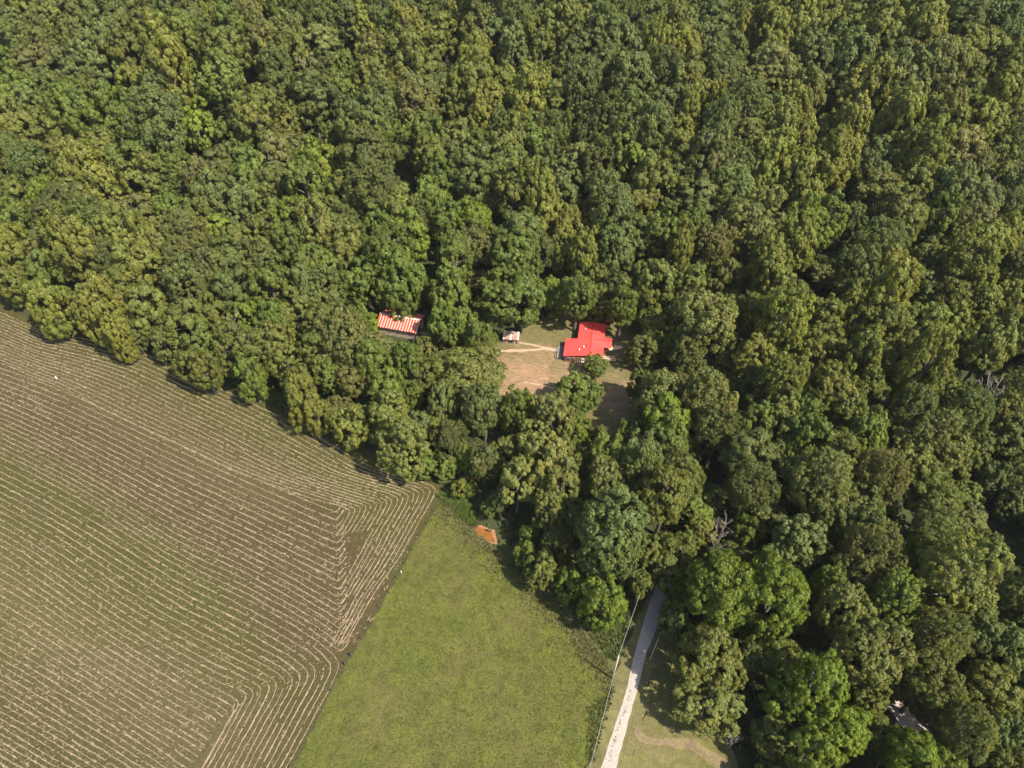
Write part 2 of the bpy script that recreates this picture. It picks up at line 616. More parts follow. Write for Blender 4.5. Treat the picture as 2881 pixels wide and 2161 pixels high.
hay = sheet('hay_field', W_HAY, 0.02, 'hay', 2.5, dry=hay_dry)
sheet('pasture', W_PAST, 0.04, 'pasture', 4.0)
sheet('yard', W_YARD, 0.03, 'yard', 2.0, dry=yard_dry)
sheet('verge', W_VERGE, 0.06, 'verge', 4.0)
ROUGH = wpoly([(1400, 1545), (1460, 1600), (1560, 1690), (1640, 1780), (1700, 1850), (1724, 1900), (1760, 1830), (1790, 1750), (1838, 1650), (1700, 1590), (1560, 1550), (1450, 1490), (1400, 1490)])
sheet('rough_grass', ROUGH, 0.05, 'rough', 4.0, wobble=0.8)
sheet('lawn', W_LAWN, 0.075, 'lawn', 4.0)
road = sheet('gravel_road', W_ROAD, 0.11, 'gravel', 3.0, wobble=0.07)
sheet('side_road', W_SIDE, 0.08, 'gravel', 3.0, wobble=0.3)


def ribbon(px, wid):
    """World polygon of a strip of half-widths `wid` (m) along picture points."""
    c = [at(x, y).to_2d() for x, y in px]
    L, R = [], []
    for i, p in enumerate(c):
        d = (c[min(i + 1, len(c) - 1)] - c[max(i - 1, 0)]).normalized()
        n = Vector((-d.y, d.x))
        w = wid[i] if isinstance(wid, (list, tuple)) else wid
        L.append(p + n * w)
        R.append(p - n * w)
    return L + R[::-1]


sheet('dirt_path', ribbon([(1182, 934), (1230, 950), (1290, 975), (1380, 988), (1450, 987), (1530, 983), (1578, 985)], 0.6), 0.055, 'track', 3.0, wobble=0.25)
sheet('dirt_path', ribbon([(1461, 964), (1490, 969), (1525, 977), (1560, 983)], 0.4), 0.07, 'track', 3.0, wobble=0.2)
sheet('dirt_path', ribbon([(1475, 1075), (1520, 1083), (1570, 1096), (1600, 1106)], 0.25), 0.055, 'track', 3.0, wobble=0.15)
sheet('lawn_track', ribbon([(1790, 2045), (1806, 2080), (1850, 2086), (1900, 2090), (1950, 2100), (1995, 2125), (2040, 2165), (2080, 2205)], [0.7, 0.9, 0.8, 0.9, 1.1, 1.3, 1.5, 1.6]), 0.095, 'worn', 3.0, wobble=0.5)
sheet('wheel_track', ribbon([(1750, 2161), (1772, 2080), (1790, 2020), (1800, 1990)], 0.5), 0.1, 'verge', 3.0, wobble=0.2)
pond_rim = [Vector(p) + (Vector(p) - sum((Vector(q) for q in W_POND), Vector((0, 0))) / len(W_POND)).normalized() * 0.9 for p in W_POND]
sheet('pond_bank', pond_rim, 0.065, 'mud', 2.0, wobble=0.3)
sheet('pond_water', W_POND, 0.085, 'water', 2.0, wobble=0.15)
sheet('mud_bank', ribbon([(1300, 1346), (1318, 1342), (1332, 1348)], 0.7), 0.05, 'mud', 2.0)

# ------------------------------------------------------------------ windrows of cut hay on the field
GUIDES = [
    ([(0, 880), (118, 930), (247, 956), (411, 998), (588, 1080), (764, 1162), (940, 1256), (1058, 1320), (1160, 1349), (1210, 1366), (1222, 1388), (1180, 1466), (1121, 1571), (1053, 1668), (1003, 1757), (972, 1812)],
     [(0, 1022), (90, 1058), (176, 1093), (280, 1145), (388, 1198), (490, 1245), (588, 1292), (700, 1340), (880, 1402), (965, 1428), (982, 1446), (945, 1510), (905, 1590), (860, 1690), (820, 1790), (790, 1850)], 17, 'A'),
    ([(0, 1036), (150, 1090), (300, 1156), (450, 1226), (640, 1314), (800, 1382), (932, 1436)],
     [(0, 1287), (223, 1404), (376, 1498), (529, 1590), (705, 1675), (881, 1776), (948, 1826)], 19, 'B'),
    ([(0, 1308), (223, 1423), (376, 1515), (529, 1608), (705, 1693), (881, 1795), (942, 1848), (952, 1876), (938, 1915), (900, 1985), (850, 2080), (800, 2170), (760, 2240)],
     [(0, 1535), (118, 1612), (235, 1694), (411, 1806), (588, 1905), (660, 1935), (684, 1946), (690, 1960), (680, 1985), (640, 2060), (590, 2150), (545, 2235), (500, 2320)], 13, 'C'),
    ([(0, 1560), (118, 1636), (235, 1716), (411, 1828), (560, 1915), (640, 1955), (664, 1970), (668, 1985), (655, 2010), (615, 2080), (565, 2170), (520, 2255), (475, 2340)],
     [(0, 1806), (118, 1876), (220, 1938), (320, 2000), (411, 2058), (500, 2115), (545, 2146), (553, 2165), (545, 2185), (520, 2230), (490, 2290), (460, 2350), (430, 2410)], 12, 'E'),
    ([(0, 1830), (118, 1900), (253, 1982), (411, 2082), (540, 2170), (600, 2210)],
     [(0, 2170), (118, 2240), (253, 2322), (411, 2422), (500, 2460), (540, 2500)], 17, 'D'),
]


def resample(pts, step):
    out, acc = [pts[0]], 0.0
    for a, b in zip(pts, pts[1:]):
        L = (b - a).length
        t = step - acc
        while t < L:
            out.append(a.lerp(b, t / L))
            t += step
        acc = (acc + L) % step if L else acc
    return out


def catmull(pts, k=6):
    out = []
    P = [pts[0]] + pts + [pts[-1]]
    for i in range(1, len(P) - 2):
        for j in range(k):
            t = j / k
            p0, p1, p2, p3 = P[i - 1], P[i], P[i + 1], P[i + 2]
            out.append(0.5 * (2 * p1 + (p2 - p0) * t + (2 * p0 - 5 * p1 + 4 * p2 - p3) * t * t + (3 * p1 - p0 - 3 * p2 + p3) * t ** 3))
    out.append(pts[-1])
    return out


def line_side(p, a, b):
    return (b[0] - a[0]) * (p[1] - a[1]) - (b[1] - a[1]) * (p[0] - a[0])


wisps_v, wisps_f = [], []


def wisp(p, ang, ln, wd):
    c, s = math.cos(ang), math.sin(ang)
    z = ground(p[0], p[1]) + 0.07
    o = len(wisps_v)
    for a, b, h in ((-1, 0, 0), (-0.1, 1, 0.05), (1, 0.15, 0.0), (0.1, -1, 0.0)):
        wisps_v.append((p[0] + a * ln * c - b * wd * s, p[1] + a * ln * s + b * wd * c, z + h))
    wisps_f.append((o, o + 3, o + 2, o + 1))


for g0, g1, n, fam in GUIDES:
    for i in range(n):
        t = i / (n - 1)
        px = [(a[0] + (b[0] - a[0]) * t, a[1] + (b[1] - a[1]) * t) for a, b in zip(g0, g1)]
        dx, dy = px[1][0] - px[0][0], px[1][1] - px[0][1]
        k = 300 / max(20, dx)
        px = [(px[0][0] - dx * k, px[0][1] - dy * k * 0.9)] + px
        if fam == 'B':
            ex, ey = px[-1]
            px += [(ex + 14, ey + 2), (ex + 26, ey - 10), (ex + 34, ey - 24)]
        if fam == 'A' and i > 4:
            keep = []
            for p in px:
                if p[1] > 1500 and p[0] < 905 + (p[1] - 1590) * 0.33:
                    break
                keep.append(p)
            px = keep
        if fam == 'E':
            px = px[:-6] if i > 1 else px
        if fam == 'A' and i > 9:
            px = [p for p in px if p[1] < 1535 or p[0] < 800]
        pts = resample(catmull([at(x, y).to_2d() for x, y in px]), 0.45)
        r = random.Random(i * 17 + ord(fam))
        vs, fs = [], []
        live, wob, hgt = True, 0.0, 0.0
        dens = r.uniform(0.6, 1.1)
        ph = r.uniform(0, 50)
        prev = False
        for j, p in enumerate(pts):
            d = (pts[min(j + 1, len(pts) - 1)] - pts[max(j - 1, 0)])
            if d.length < 1e-6:
                continue
            d.normalize()
            nr = Vector((-d.y, d.x))
            wob = 0.9 * wob + r.uniform(-0.05, 0.05)
            if not inside(p.x, p.y, W_HAY):
                prev = False
                continue
            thick = dens * (0.62 + 0.38 * math.sin(j * 0.13 + ph) * math.sin(j * 0.051 + 2 * ph))
            if r.random() > 0.972 or thick < 0.14:
                prev = False
                if r.random() < 0.7:
                    continue
            w = (0.07 + 0.12 * thick) * r.uniform(0.6, 1.35)
            h = (0.06 + 0.12 * thick) * r.uniform(0.5, 1.3)
            c = p + nr * wob
            z = ground(c.x, c.y)
            o = len(vs)
            l_, r_ = c + nr * w * r.uniform(0.6, 1.2), c - nr * w * r.uniform(0.6, 1.2)
            vs += [(l_.x, l_.y, z + 0.035), (c.x, c.y, z + 0.04 + h), (r_.x, r_.y, z + 0.035)]
            if prev:
                fs += [(o - 3, o, o + 1, o - 2), (o - 2, o + 1, o + 2, o - 1)]
            prev = True
            for _ in range(r.choice((0, 1, 1, 2, 2))):
                q = c + nr * r.gauss(0, 0.4)
                wisp(q, math.atan2(d.y, d.x) + r.gauss(0, 0.5), r.uniform(0.12, 0.45), r.uniform(0.025, 0.08))
        if fs:
            mesh_obj('windrow', pydata('windrow', vs, fs), 'straw', hay)
# loose hay where the field has been turned over
for cx, cy, n, sp in ((240, 1040, 160, 9), (60, 1110, 130, 7), (110, 1170, 90, 8), (920, 1560, 130, 9), (950, 1760, 120, 6), (300, 1560, 140, 16), (80, 1560, 140, 14), (600, 1480, 120, 16), (520, 1700, 160, 18), (1080, 1560, 160, 8), (150, 1950, 220, 18), (60, 1830, 120, 12), (700, 1980, 80, 8)):
    c = at(cx, cy).to_2d()
    for _ in range(n):
        q = c + Vector((RNG.gauss(0, sp), RNG.gauss(0, sp * 0.7)))
        if inside(q.x, q.y, W_HAY):
            wisp(q, RNG.uniform(0, 3.1), RNG.uniform(0.2, 0.7), RNG.uniform(0.05, 0.12))
o = mesh_obj('loose_hay', pydata('loose_hay', wisps_v, wisps_f), 'straw', hay)
o['kind'] = 'stuff'
# the worn round spot with its white marker
c = at(160, 1066)
mk = MB()
mk.tube([(0, 0, 0), (0.02, 0, 1.1), (0.03, 0, 1.25)], [0.14, 0.13, 0.05], 8)
o = mk.build('marker_post', 'white')
o.location = c
tag(o, 'white marker post standing in the bare spot of the mown hay field', 'post')


# ------------------------------------------------------------------ tall grass and weeds
def tuft_mesh(name, poly, n, size, jit, extra=None, accept=None):
    xs = [p[0] for p in poly]
    ys = [p[1] for p in poly]
    r = random.Random(len(name) + n)
    vs, fs, tint = [], [], []
    made = 0
    while made < n:
        x, y = r.uniform(min(xs), max(xs)), r.uniform(min(ys), max(ys))
        if y < 34 or not inside(x, y, poly) or (accept and not accept(x, y, r)):
            continue
        made += 1
        z = ground(x, y) + 0.04
        s = size * r.uniform(0.6, 1.0 + jit)
        cl = r.random()
        for k in range(4):
            a = r.uniform(0, 6.28)
            lean = r.uniform(0.15, 0.6)
            ca, sa = math.cos(a), math.sin(a)
            b = r.uniform(0, 0.35) * s
            bx, by = x + ca * b, y + sa * b
            o = len(vs)
            w = s * 0.22
            vs += [(bx - sa * w, by + ca * w, z), (bx + sa * w, by - ca * w, z), (bx + ca * lean * s + sa * w * 0.4, by + sa * lean * s - ca * w * 0.4, z + s * r.uniform(0.4, 0.8))]
            fs.append((o, o + 1, o + 2))
            tint += [0.5 * cl + 0.5 * r.random()] * 3
    me = pydata(name, vs, fs)
    at_ = me.attributes.new('tint', 'FLOAT', 'POINT')
    at_.data.foreach_set('value', tint)
    return me


o = mesh_obj('pasture_grass', tuft_mesh('pasture_grass', W_PAST, 16000, 0.24, 0.5), 'leaf')
o.color = (0.092, 0.102, 0.02, 1)
tag(o, 'short green pasture grass inside the fences', 'grass', kind='stuff')
EDGE_LINE = [at(x, y).to_2d() for x, y in ((1235, 1400), (1300, 1450), (1345, 1510), (1400, 1545), (1470, 1610), (1560, 1690), (1640, 1775), (1700, 1845), (1724, 1900))]
edge_ok = lambda x, y, r: min(seg_dist(x, y, EDGE_LINE[i], EDGE_LINE[i + 1]) for i in range(len(EDGE_LINE) - 1)) < abs(r.gauss(0, 3.0))
o = mesh_obj('tall_dry_grass', tuft_mesh('tall_dry_grass', W_PAST, 2600, 0.6, 0.6, accept=edge_ok), 'leaf')
o.color = (0.145, 0.138, 0.062, 1)
tag(o, 'tall pale dry grass along the wooded edge of the pasture', 'grass', kind='stuff')


def weed_patch(name, px, n, size, col, label):
    poly = [at(x, y).to_2d() for x, y in px]
    o = mesh_obj(name, tuft_mesh(name, poly, n, size, 0.7), 'leaf')
    o.color = (*col, 1)
    tag(o, label, 'weeds', kind='stuff')


weed_patch('weeds', [(1228, 1392), (1262, 1385), (1330, 1430), (1345, 1480), (1320, 1478), (1270, 1430)], 900, 0.9, (0.085, 0.118, 0.024), 'rank green weeds by the hay field corner')
weed_patch('weeds', [(700, 1095), (760, 1098), (815, 1120), (820, 1150), (790, 1148), (730, 1118)], 700, 0.8, (0.085, 0.12, 0.024), 'rank green weeds below the edge trees of the hay field')
weed_patch('weeds', [(1655, 1990), (1700, 1960), (1722, 1925), (1728, 1940), (1700, 2040), (1672, 2140), (1655, 2150)], 330, 0.6, (0.1, 0.115, 0.035), 'weeds growing up through the roadside fence')
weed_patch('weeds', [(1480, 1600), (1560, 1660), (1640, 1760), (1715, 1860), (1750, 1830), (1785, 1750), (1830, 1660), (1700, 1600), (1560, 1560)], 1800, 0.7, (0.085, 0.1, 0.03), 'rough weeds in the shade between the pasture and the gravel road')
weed_patch('weeds', [(1708, 2140), (1718, 2140), (1756, 2010), (1778, 1940), (1773, 1940), (1748, 2010)], 60, 0.3, (0.09, 0.1, 0.035), 'tufts along the crown of the gravel road')
weed_patch('weeds', [(640, 1068), (700, 1090), (690, 1100), (600, 1065), (500, 1022), (520, 1020)], 400, 0.7, (0.08, 0.12, 0.02), 'weeds under the shaded hay field edge')


# ------------------------------------------------------------------ fences, pole, wires
def fence(name, px, spacing, hgt, label, rad=0.09):
    line = resample([at(x, y).to_2d() for x, y in px], spacing)
    base = line[0]
    root = empty(name, (base.x, base.y, ground(base.x, base.y)), 0, label, 'fence')
    org = Vector((base.x, base.y, ground(base.x, base.y)))
    r = random.Random(3)
    tops = []
    for p in line:
        mb = MB()
        z = ground(p.x, p.y)
        tl = Vector((r.uniform(-0.12, 0.12), r.uniform(-0.12, 0.12)))
        h = hgt * r.uniform(0.9, 1.1)
        q = Vector((p.x, p.y, z)) - org
        mb.tube([q + Vector((0, 0, -0.3)), q + Vector((tl.x * 0.6, tl.y * 0.6, h * 0.6)), q + Vector((tl.x, tl.y, h))], [rad, rad * 0.95, rad * 0.85], 6)
        mb.build('post', 'post', root)
        tops.append(q + Vector((tl.x, tl.y, h)))
    for f in (0.95, 0.62, 0.3):
        mb = MB()
        for a, b in zip(tops, tops[1:]):
            dz = Vector((0, 0, -hgt * (1 - f)))
            mb.tube([a + dz, (a + b) / 2 + dz - Vector((0, 0, 0.04)), b + dz], [0.012] * 3, 4)
        mb.build('wire', 'post', root)
    return root


fence('field_fence', FENCE[1:], 4.2, 1.3, 'dark post and wire fence between the mown hay field and the pasture', 0.1)
fence('roadside_fence', [(1728, 1935), (1716, 1972), (1700, 2012), (1688, 2050), (1676, 2095), (1662, 2145), (1640, 2220)], 3.0, 1.25, 'post and wire fence overgrown with weeds beside the white gravel road', 0.08)
# heavier corner posts
for px in ((990, 1848), (973, 1873)):
    mb = MB()
    mb.tube([(0, 0, -0.3), (0, 0, 1.6), (0, 0, 1.75)], [0.2, 0.18, 0.1], 8)
    o = mb.build('corner_post', 'post')
    o.location = at(*px)
    tag(o, 'thick dark %s post where the field fence bends' % ('upper' if px[0] == 990 else 'lower'), 'post')
mb = MB()
mb.tube([(0, 0, -0.2), (0.03, 0, 0.9), (0.04, 0, 1.0)], [0.09, 0.085, 0.06], 8)
o = mb.build('white_post', 'white')
o.location = at(1129, 1612)
tag(o, 'short white post in the pasture beside the field fence', 'post')

pb = at(1722, 1911)
dxr, dyr, dzr = ray(1742, 1846)
tt = pb.y / dyr * 1.0
PTOP = Vector((dxr * tt, dyr * tt, CAM_H + dzr * tt))
POLE_H = min(12.2, max(7.0, PTOP.z - pb.z))
lean = Vector((PTOP.x - pb.x, 0, 0)) * 0.6
root = empty('utility_pole', pb, 0, 'wooden utility pole leaning beside the gravel road, casting a long shadow on the pasture', 'utility pole')
mb = MB()
mb.tube([(0, 0, -0.5), (lean.x * 0.5, 0, POLE_H * 0.5), (lean.x, 0, POLE_H)], [0.19, 0.165, 0.13], 10)
mb.build('shaft', 'pole', root, True)
mb = MB()
mb.tube([(lean.x, 0, POLE_H), (lean.x, 0, POLE_H + 0.22)], [0.06, 0.05], 8)
mb.build('insulator', 'white', root)
mb = MB()
mb.box((lean.x - 0.1, -0.33, POLE_H - 1.2), (lean.x + 0.1, -0.14, POLE_H - 0.7))
mb.build('bracket', 'wire', root)
top = pb + Vector((lean.x, 0, POLE_H + 0.2))


def wire_to(px, h, name, label):
    e = at(px[0], px[1], h)
    mb = MB()
    pts = [top.lerp(e, k / 10) - Vector((0, 0, 1.2 * 4 * (k / 10) * (1 - k / 10) * 0.35)) for k in range(11)]
    mb.tube(pts, [0.024] * 11, 5)
    tag(mb.build(name, 'wire'), label, 'wire')


wire_to((1650, 2200), POLE_H - 0.5, 'power_line', 'thin pale power line running down along the roadside fence from the pole')
wire_to((1800, 1672), POLE_H - 1.0, 'power_line', 'thin pale power line running from the pole into the trees')
b2 = at(1828, 1856)
mb = MB()
mb.tube([(0, 0, -0.3), (0.45, 0.5, 5.0), (0.85, 0.9, 9.0)], [0.12, 0.1, 0.06], 7)
o = mb.build('leaning_pole', 'pole')
o.location = b2
tag(o, 'thin grey leaning pole in the shade across the road from the utility pole', 'pole')


# ------------------------------------------------------------------ the red-roofed house
HO = Vector((24.3, 163.4, 0))
HO.z = ground(HO.x, HO.y)
house = empty('house', HO, math.radians(-9), 'brown cabin with a bright red metal roof in the clearing', 'house')
PITCHR = 0.17
RZ = 4.1


def rz(x):
    return RZ - PITCHR * abs(x)


# walls (local: x right, y away from the camera; ridge along y at x = 0)
wl = MB()
wl.box((-3.7, 0.1, 0), (3.7, 15.4, 2.9))
wl.box((-7.6, 0.1, 0), (-3.7, 7.4, 2.35))
wl.box((3.7, 5.6, 0), (5.9, 9.2, 2.9))
walls = wl.build('wall', 'logwall', house)
for yy in (0.1, 15.4):
    gb = MB()
    gb.add([(-3.7, yy, 2.9), (3.7, yy, 2.9), (3.7, yy, rz(3.7) - 0.12), (0, yy, RZ - 0.12), (-3.7, yy, rz(3.7) - 0.12), (-3.7, yy + 0.1, 2.9), (3.7, yy + 0.1, 2.9), (3.7, yy + 0.1, rz(3.7) - 0.12), (0, yy + 0.1, RZ - 0.12), (-3.7, yy + 0.1, rz(3.7) - 0.12)],
           [(0, 1, 2, 3, 4), (9, 8, 7, 6, 5), (0, 5, 6, 1)])
    gb.build('gable', 'logwall', house)
# horizontal logs on the front wall, each its own piece
for k in range(9):
    lg = MB()
    z = 0.18 + k * 0.27
    lg.tube([(-7.62, 0.1, z), (0, 0.1, z), (3.72, 0.1, z)], [0.15, 0.15, 0.15], 6)
    lg.build('log', 'logwall', walls)
rf = MB()
rf.slab([(0, -0.15, RZ), (-8.1, -0.15, rz(8.1)), (-8.1, 7.8, rz(8.1)), (-4.25, 7.8, rz(4.25)), (-4.25, 16.0, rz(4.25)), (0, 16.0, RZ)], 0.12)
roof = rf.build('roof', 'redroof', house)
rf2 = MB()
rf2.slab([(0.02, -0.15, RZ - 0.003), (4.2, -0.15, rz(4.2)), (4.2, 16.0, rz(4.2)), (0.02, 16.0, RZ - 0.003)], 0.12)
rf2.build('roof_slope', 'redroof', roof)
# cross gable toward the woods
cg = MB()
cz = 3.95
cg.slab([(1.0, 7.4, cz), (6.7, 7.4, cz), (6.7, 4.95, cz - 0.68), (3.2, 4.95, cz - 0.68)], 0.1)
cg.slab([(1.0, 7.42, cz - 0.003), (6.7, 7.42, cz - 0.003), (6.7, 9.7, cz - 0.68), (3.2, 9.7, cz - 0.68)], 0.1)
cg.build('cross_gable', 'redroof', roof)
for quad in (((-0.16, -0.2), (0.16, 16.05)),):
    rd = MB()
    rd.add([(-0.2, -0.2, rz(0.2) + 0.015), (0, -0.2, RZ + 0.05), (0.2, -0.2, rz(0.2) + 0.015), (-0.2, 16.06, rz(0.2) + 0.015), (0, 16.06, RZ + 0.05), (0.2, 16.06, rz(0.2) + 0.015)], [(0, 3, 4, 1), (1, 4, 5, 2)])
    rd.build('ridge_cap', 'redtrim', roof)
# standing ribs of the metal roof
for y0 in np.arange(0.4, 15.9, 0.9):
    rb = MB()
    xl = -8.08 if y0 < 7.75 else -4.23
    rb.slab([(-0.2, y0, rz(0.2) + 0.035), (xl, y0, rz(xl) + 0.035), (xl, y0 + 0.05, rz(xl) + 0.035), (-0.2, y0 + 0.05, rz(0.2) + 0.035)], 0.04)
    if not 4.8 < y0 < 9.8:
        rb.slab([(0.2, y0, rz(0.2) + 0.035), (4.18, y0, rz(4.18) + 0.035), (4.18, y0 + 0.05, rz(4.18) + 0.035), (0.2, y0 + 0.05, rz(0.2) + 0.035)], 0.04)
    rb.build('roof_rib', 'redrib', roof)
for a, b in (((-8.12, -0.2), (-8.12, 7.84)), ((-8.12, 7.84), (-4.27, 7.84)), ((-4.27, 7.84), (-4.27, 16.05)), ((4.22, -0.2), (4.22, 16.05)), ((-8.12, -0.2), (0, -0.2)), ((0, -0.2), (4.22, -0.2)), ((-4.27, 16.05), (0, 16.05)), ((0, 16.05), (4.22, 16.05))):
    tr = MB()
    tr.tube([(a[0], a[1], rz(a[0]) - 0.06), (b[0], b[1], rz(b[0]) - 0.06)], [0.09, 0.09], 4)
    tr.build('fascia', 'redtrim', roof)
for vx, vy, s in ((-2.2, 12.3, 0.16), (-2.0, 3.5, 0.2), (-3.3, 2.2, 0.16)):
    vp = MB()
    vp.tube([(vx, vy, rz(vx) - 0.1), (vx, vy, rz(vx) + 0.5), (vx, vy, rz(vx) + 0.56)], [s * 0.8, s * 0.8, s], 8)
    vp.build('vent_pipe', 'white', roof)
ch = MB()
ch.box((-1.55, 4.0, rz(1.5) - 0.05), (-1.1, 4.3, rz(1.5) + 0.3))
ch.build('chimney', 'dark', roof)
for wx, ww, wz in ((-6.9, 1.0, 1.1), (-5.4, 1.0, 1.1), (1.9, 0.8, 1.2)):
    wm = MB()
    wm.box((wx, -0.12, wz), (wx + ww, -0.02, wz + 0.95))
    win = wm.build('window', 'white' if wx > 0 else 'barnwood', house)
    for k in range(2):
        pm = MB()
        pm.box((wx + 0.08, -0.15, wz + 0.08 + k * 0.42), (wx + ww - 0.08, -0.125, wz + 0.45 + k * 0.42))
        pm.build('pane', 'glass', win)
dm = MB()
dm.box((-2.35, -0.12, 0.15), (-1.45, -0.02, 2.15))
door = dm.build('door', 'white', house)
pm = MB()
pm.box((-2.2, -0.15, 1.2), (-1.6, -0.125, 2.0))
pm.build('pane', 'glass', door)
# deck along the shaded side
dk = empty('deck', HO, math.radians(-9), 'dark wooden deck with steps on the shaded side of the red-roofed cabin', 'deck')
for k in range(12):
    bd = MB()
    x0 = -10.3 + k * 0.22
    bd.box((x0, 0.6, 0.42), (x0 + 0.2, 6.6, 0.48))
    bd.build('board', 'deck', dk)
for x0, y0 in ((-10.2, 0.7), (-10.2, 3.6), (-10.2, 6.4), (-7.9, 0.7), (-7.9, 6.4)):
    pm = MB()
    pm.box((x0 - 0.07, y0 - 0.07, -0.1), (x0 + 0.07, y0 + 0.07, 1.4 if x0 < -9 else 0.44))
    pm.build('post', 'deck', dk)
rl = MB()
rl.box((-10.26, 0.7, 1.3), (-10.14, 3.6, 1.36))
rl.build('rail', 'deck', dk)
for k in range(3):
    st = MB()
    st.box((-11.2 + k * 0.3, 4.2, 0.1 * k - 0.02), (-10.9 + k * 0.3, 6.0, 0.12 + 0.11 * k))
    st.build('step', 'deck', dk)
# kettle-shaped black grill by the front wall
gl = empty('grill', house.matrix_world @ Vector((0, 0, 0)), 0, 'black round grill standing by the front wall of the cabin', 'grill')
gl.location = HO + Matrix.Rotation(math.radians(-9), 3, 'Z') @ Vector((-1.2, -1.6, 0))
mb = MB()
mb.tube([(0, 0, 0.62), (0, 0, 0.75), (0, 0, 1.0)], [0.28, 0.5, 0.56], 14)
mb.build('bowl', 'dark', gl, True)
mb = MB()
mb.tube([(0, 0, 1.01), (0, 0, 1.2), (0, 0, 1.36)], [0.57, 0.45, 0.16], 14)
mb.build('lid', 'dark', gl, True)
for k in range(3):
    a = k * 2.094
    mb = MB()
    mb.tube([(0.2 * math.cos(a), 0.2 * math.sin(a), 0.7), (0.45 * math.cos(a), 0.45 * math.sin(a), 0)], [0.03, 0.03], 5)
    mb.build('leg', 'dark', gl)
# heat pump on a pad
ac = empty('heat_pump', HO + Matrix.Rotation(math.radians(-9), 3, 'Z') @ Vector((-3.2, -0.5, 0)), math.radians(-9), 'small pale grey heat pump box at the foot of the cabin front wall', 'heat pump')
mb = MB()
mb.box((-0.5, -0.5, 0), (0.5, 0.5, 0.08))
mb.build('pad', 'barnwood', ac)
mb = MB()
mb.box((-0.38, -0.3, 0.081), (0.38, 0.3, 0.75))
mb.build('casing', 'barnwood', ac)
mb = MB()
mb.tube([(0, 0, 0.752), (0, 0, 0.79)], [0.26, 0.24], 12)
mb.build('fan_grille', 'dark', ac)
# lumber pile by the cross gable and boards leaning out
lp = empty('lumber_pile', HO + Matrix.Rotation(math.radians(-9), 3, 'Z') @ Vector((5.9, 3.4, 0)), math.radians(-9), 'pile of pale sawn lumber beside the cabin under the cross gable', 'lumber pile')
rr = random.Random(4)
for k in range(16):
    mb = MB()
    a = rr.uniform(-0.15, 0.5)
    mt = Matrix.Translation((rr.uniform(-0.8, 1.6), rr.uniform(-0.9, 0.9), 0.05 + 0.09 * (k // 3))) @ Matrix.Rotation(a, 4, 'Z')
    mb.box((-rr.uniform(0.7, 1.7), -0.12, 0), (rr.uniform(0.7, 1.9), 0.12, 0.06), mt)
    mb.build('board', 'lumber', lp)
lg = empty('plank_stack', at(1728, 980), math.radians(14), 'long pale boards lying on the ground toward the woods beside the cabin', 'boards')
for k in range(6):
    mb = MB()
    mb.box((-2.6 + rr.uniform(-0.3, 0.3), -0.7 + k * 0.25, 0.02), (2.5 + rr.uniform(-0.4, 0.4), -0.5 + k * 0.25, 0.1 + 0.05 * (k % 2)))
    mb.build('board', 'lumber', lg)
for px, w in (((1563, 954), 'upper'), ((1560, 970), 'lower')):
    mb = MB()
    mb.box((-0.75, -0.09, 0.03), (0.75, 0.09, 0.13))
    o = mb.build('plank', 'mud')
    o.location = at(*px)
    o.rotation_euler = (0, 0, -0.6)
    tag(o, 'orange-brown plank lying in the yard beside the deck, the %s of two' % w, 'plank')


# ------------------------------------------------------------------ the barn and the shed
BR, BL = Vector((-30.3, 178.4)), Vector((-43.4, 181.7))
bx = (BR - BL)
BLEN = bx.length
barn = empty('barn', (BL.x, BL.y, ground(BL.x, BL.y)), math.atan2(bx.y, bx.x), 'old barn with a red and white striped tin roof half hidden by trees', 'barn')
RH, EH, BW = 5.6, 3.9, 4.3
mb = MB()
mb.box((0.4, -BW + 0.4, 0), (BLEN - 0.4, BW - 0.4, EH - 0.1))
bw = mb.build('wall', 'barnwood', barn)
for xx in (0.4, BLEN - 0.5):
    mb = MB()
    mb.add([(xx, -BW + 0.4, EH - 0.1), (xx, BW - 0.4, EH - 0.1), (xx, 0, RH - 0.15), (xx + 0.1, -BW + 0.4, EH - 0.1), (xx + 0.1, BW - 0.4, EH - 0.1), (xx + 0.1, 0, RH - 0.15)], [(0, 2, 1), (3, 4, 5), (0, 3, 5, 2), (1, 2, 5, 4)])
    mb.build('gable', 'barnwood', barn)
r = random.Random(9)
for k in range(17):
    y = -BW + 0.45 + k * 0.46
    h = EH + (RH - EH) * (1 - abs(y + 0.2) / BW) - 0.25
    mb = MB()
    mb.box((BLEN - 0.395, y, 0.05), (BLEN - 0.36, y + 0.38 + r.uniform(-0.04, 0.04), h + r.uniform(-0.1, 0.05)))
    mb.build('board', 'barnwood' if r.random() < 0.8 else 'lumber', bw)
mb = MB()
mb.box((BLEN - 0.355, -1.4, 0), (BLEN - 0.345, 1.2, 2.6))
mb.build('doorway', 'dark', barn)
NP_ = 30
pw = (BLEN + 0.6) / NP_
for side in (-1, 1):
    for k in range(NP_):
        x0 = -0.3 + (k // 2) * 2 * pw + (k % 2) * 1.4 * pw
        pk = pw * (1.4 if k % 2 == 0 else 0.6)
        e = r.uniform(-0.12, 0.08)
        yb = side * (BW + 0.35 + e)
        zb = RH - (RH - EH) * (BW + 0.35 + e) / BW
        mb = MB()
        lift = 0.03 if k % 2 else 0.0
        mb.slab([(x0, 0, RH + lift), (x0 + pk, 0, RH + lift), (x0 + pk, yb, zb + lift), (x0, yb, zb + lift)], 0.05)
        mb.build('roof_panel', 'barnred' if k % 2 == 0 else 'barnwhite', barn)
mb = MB()
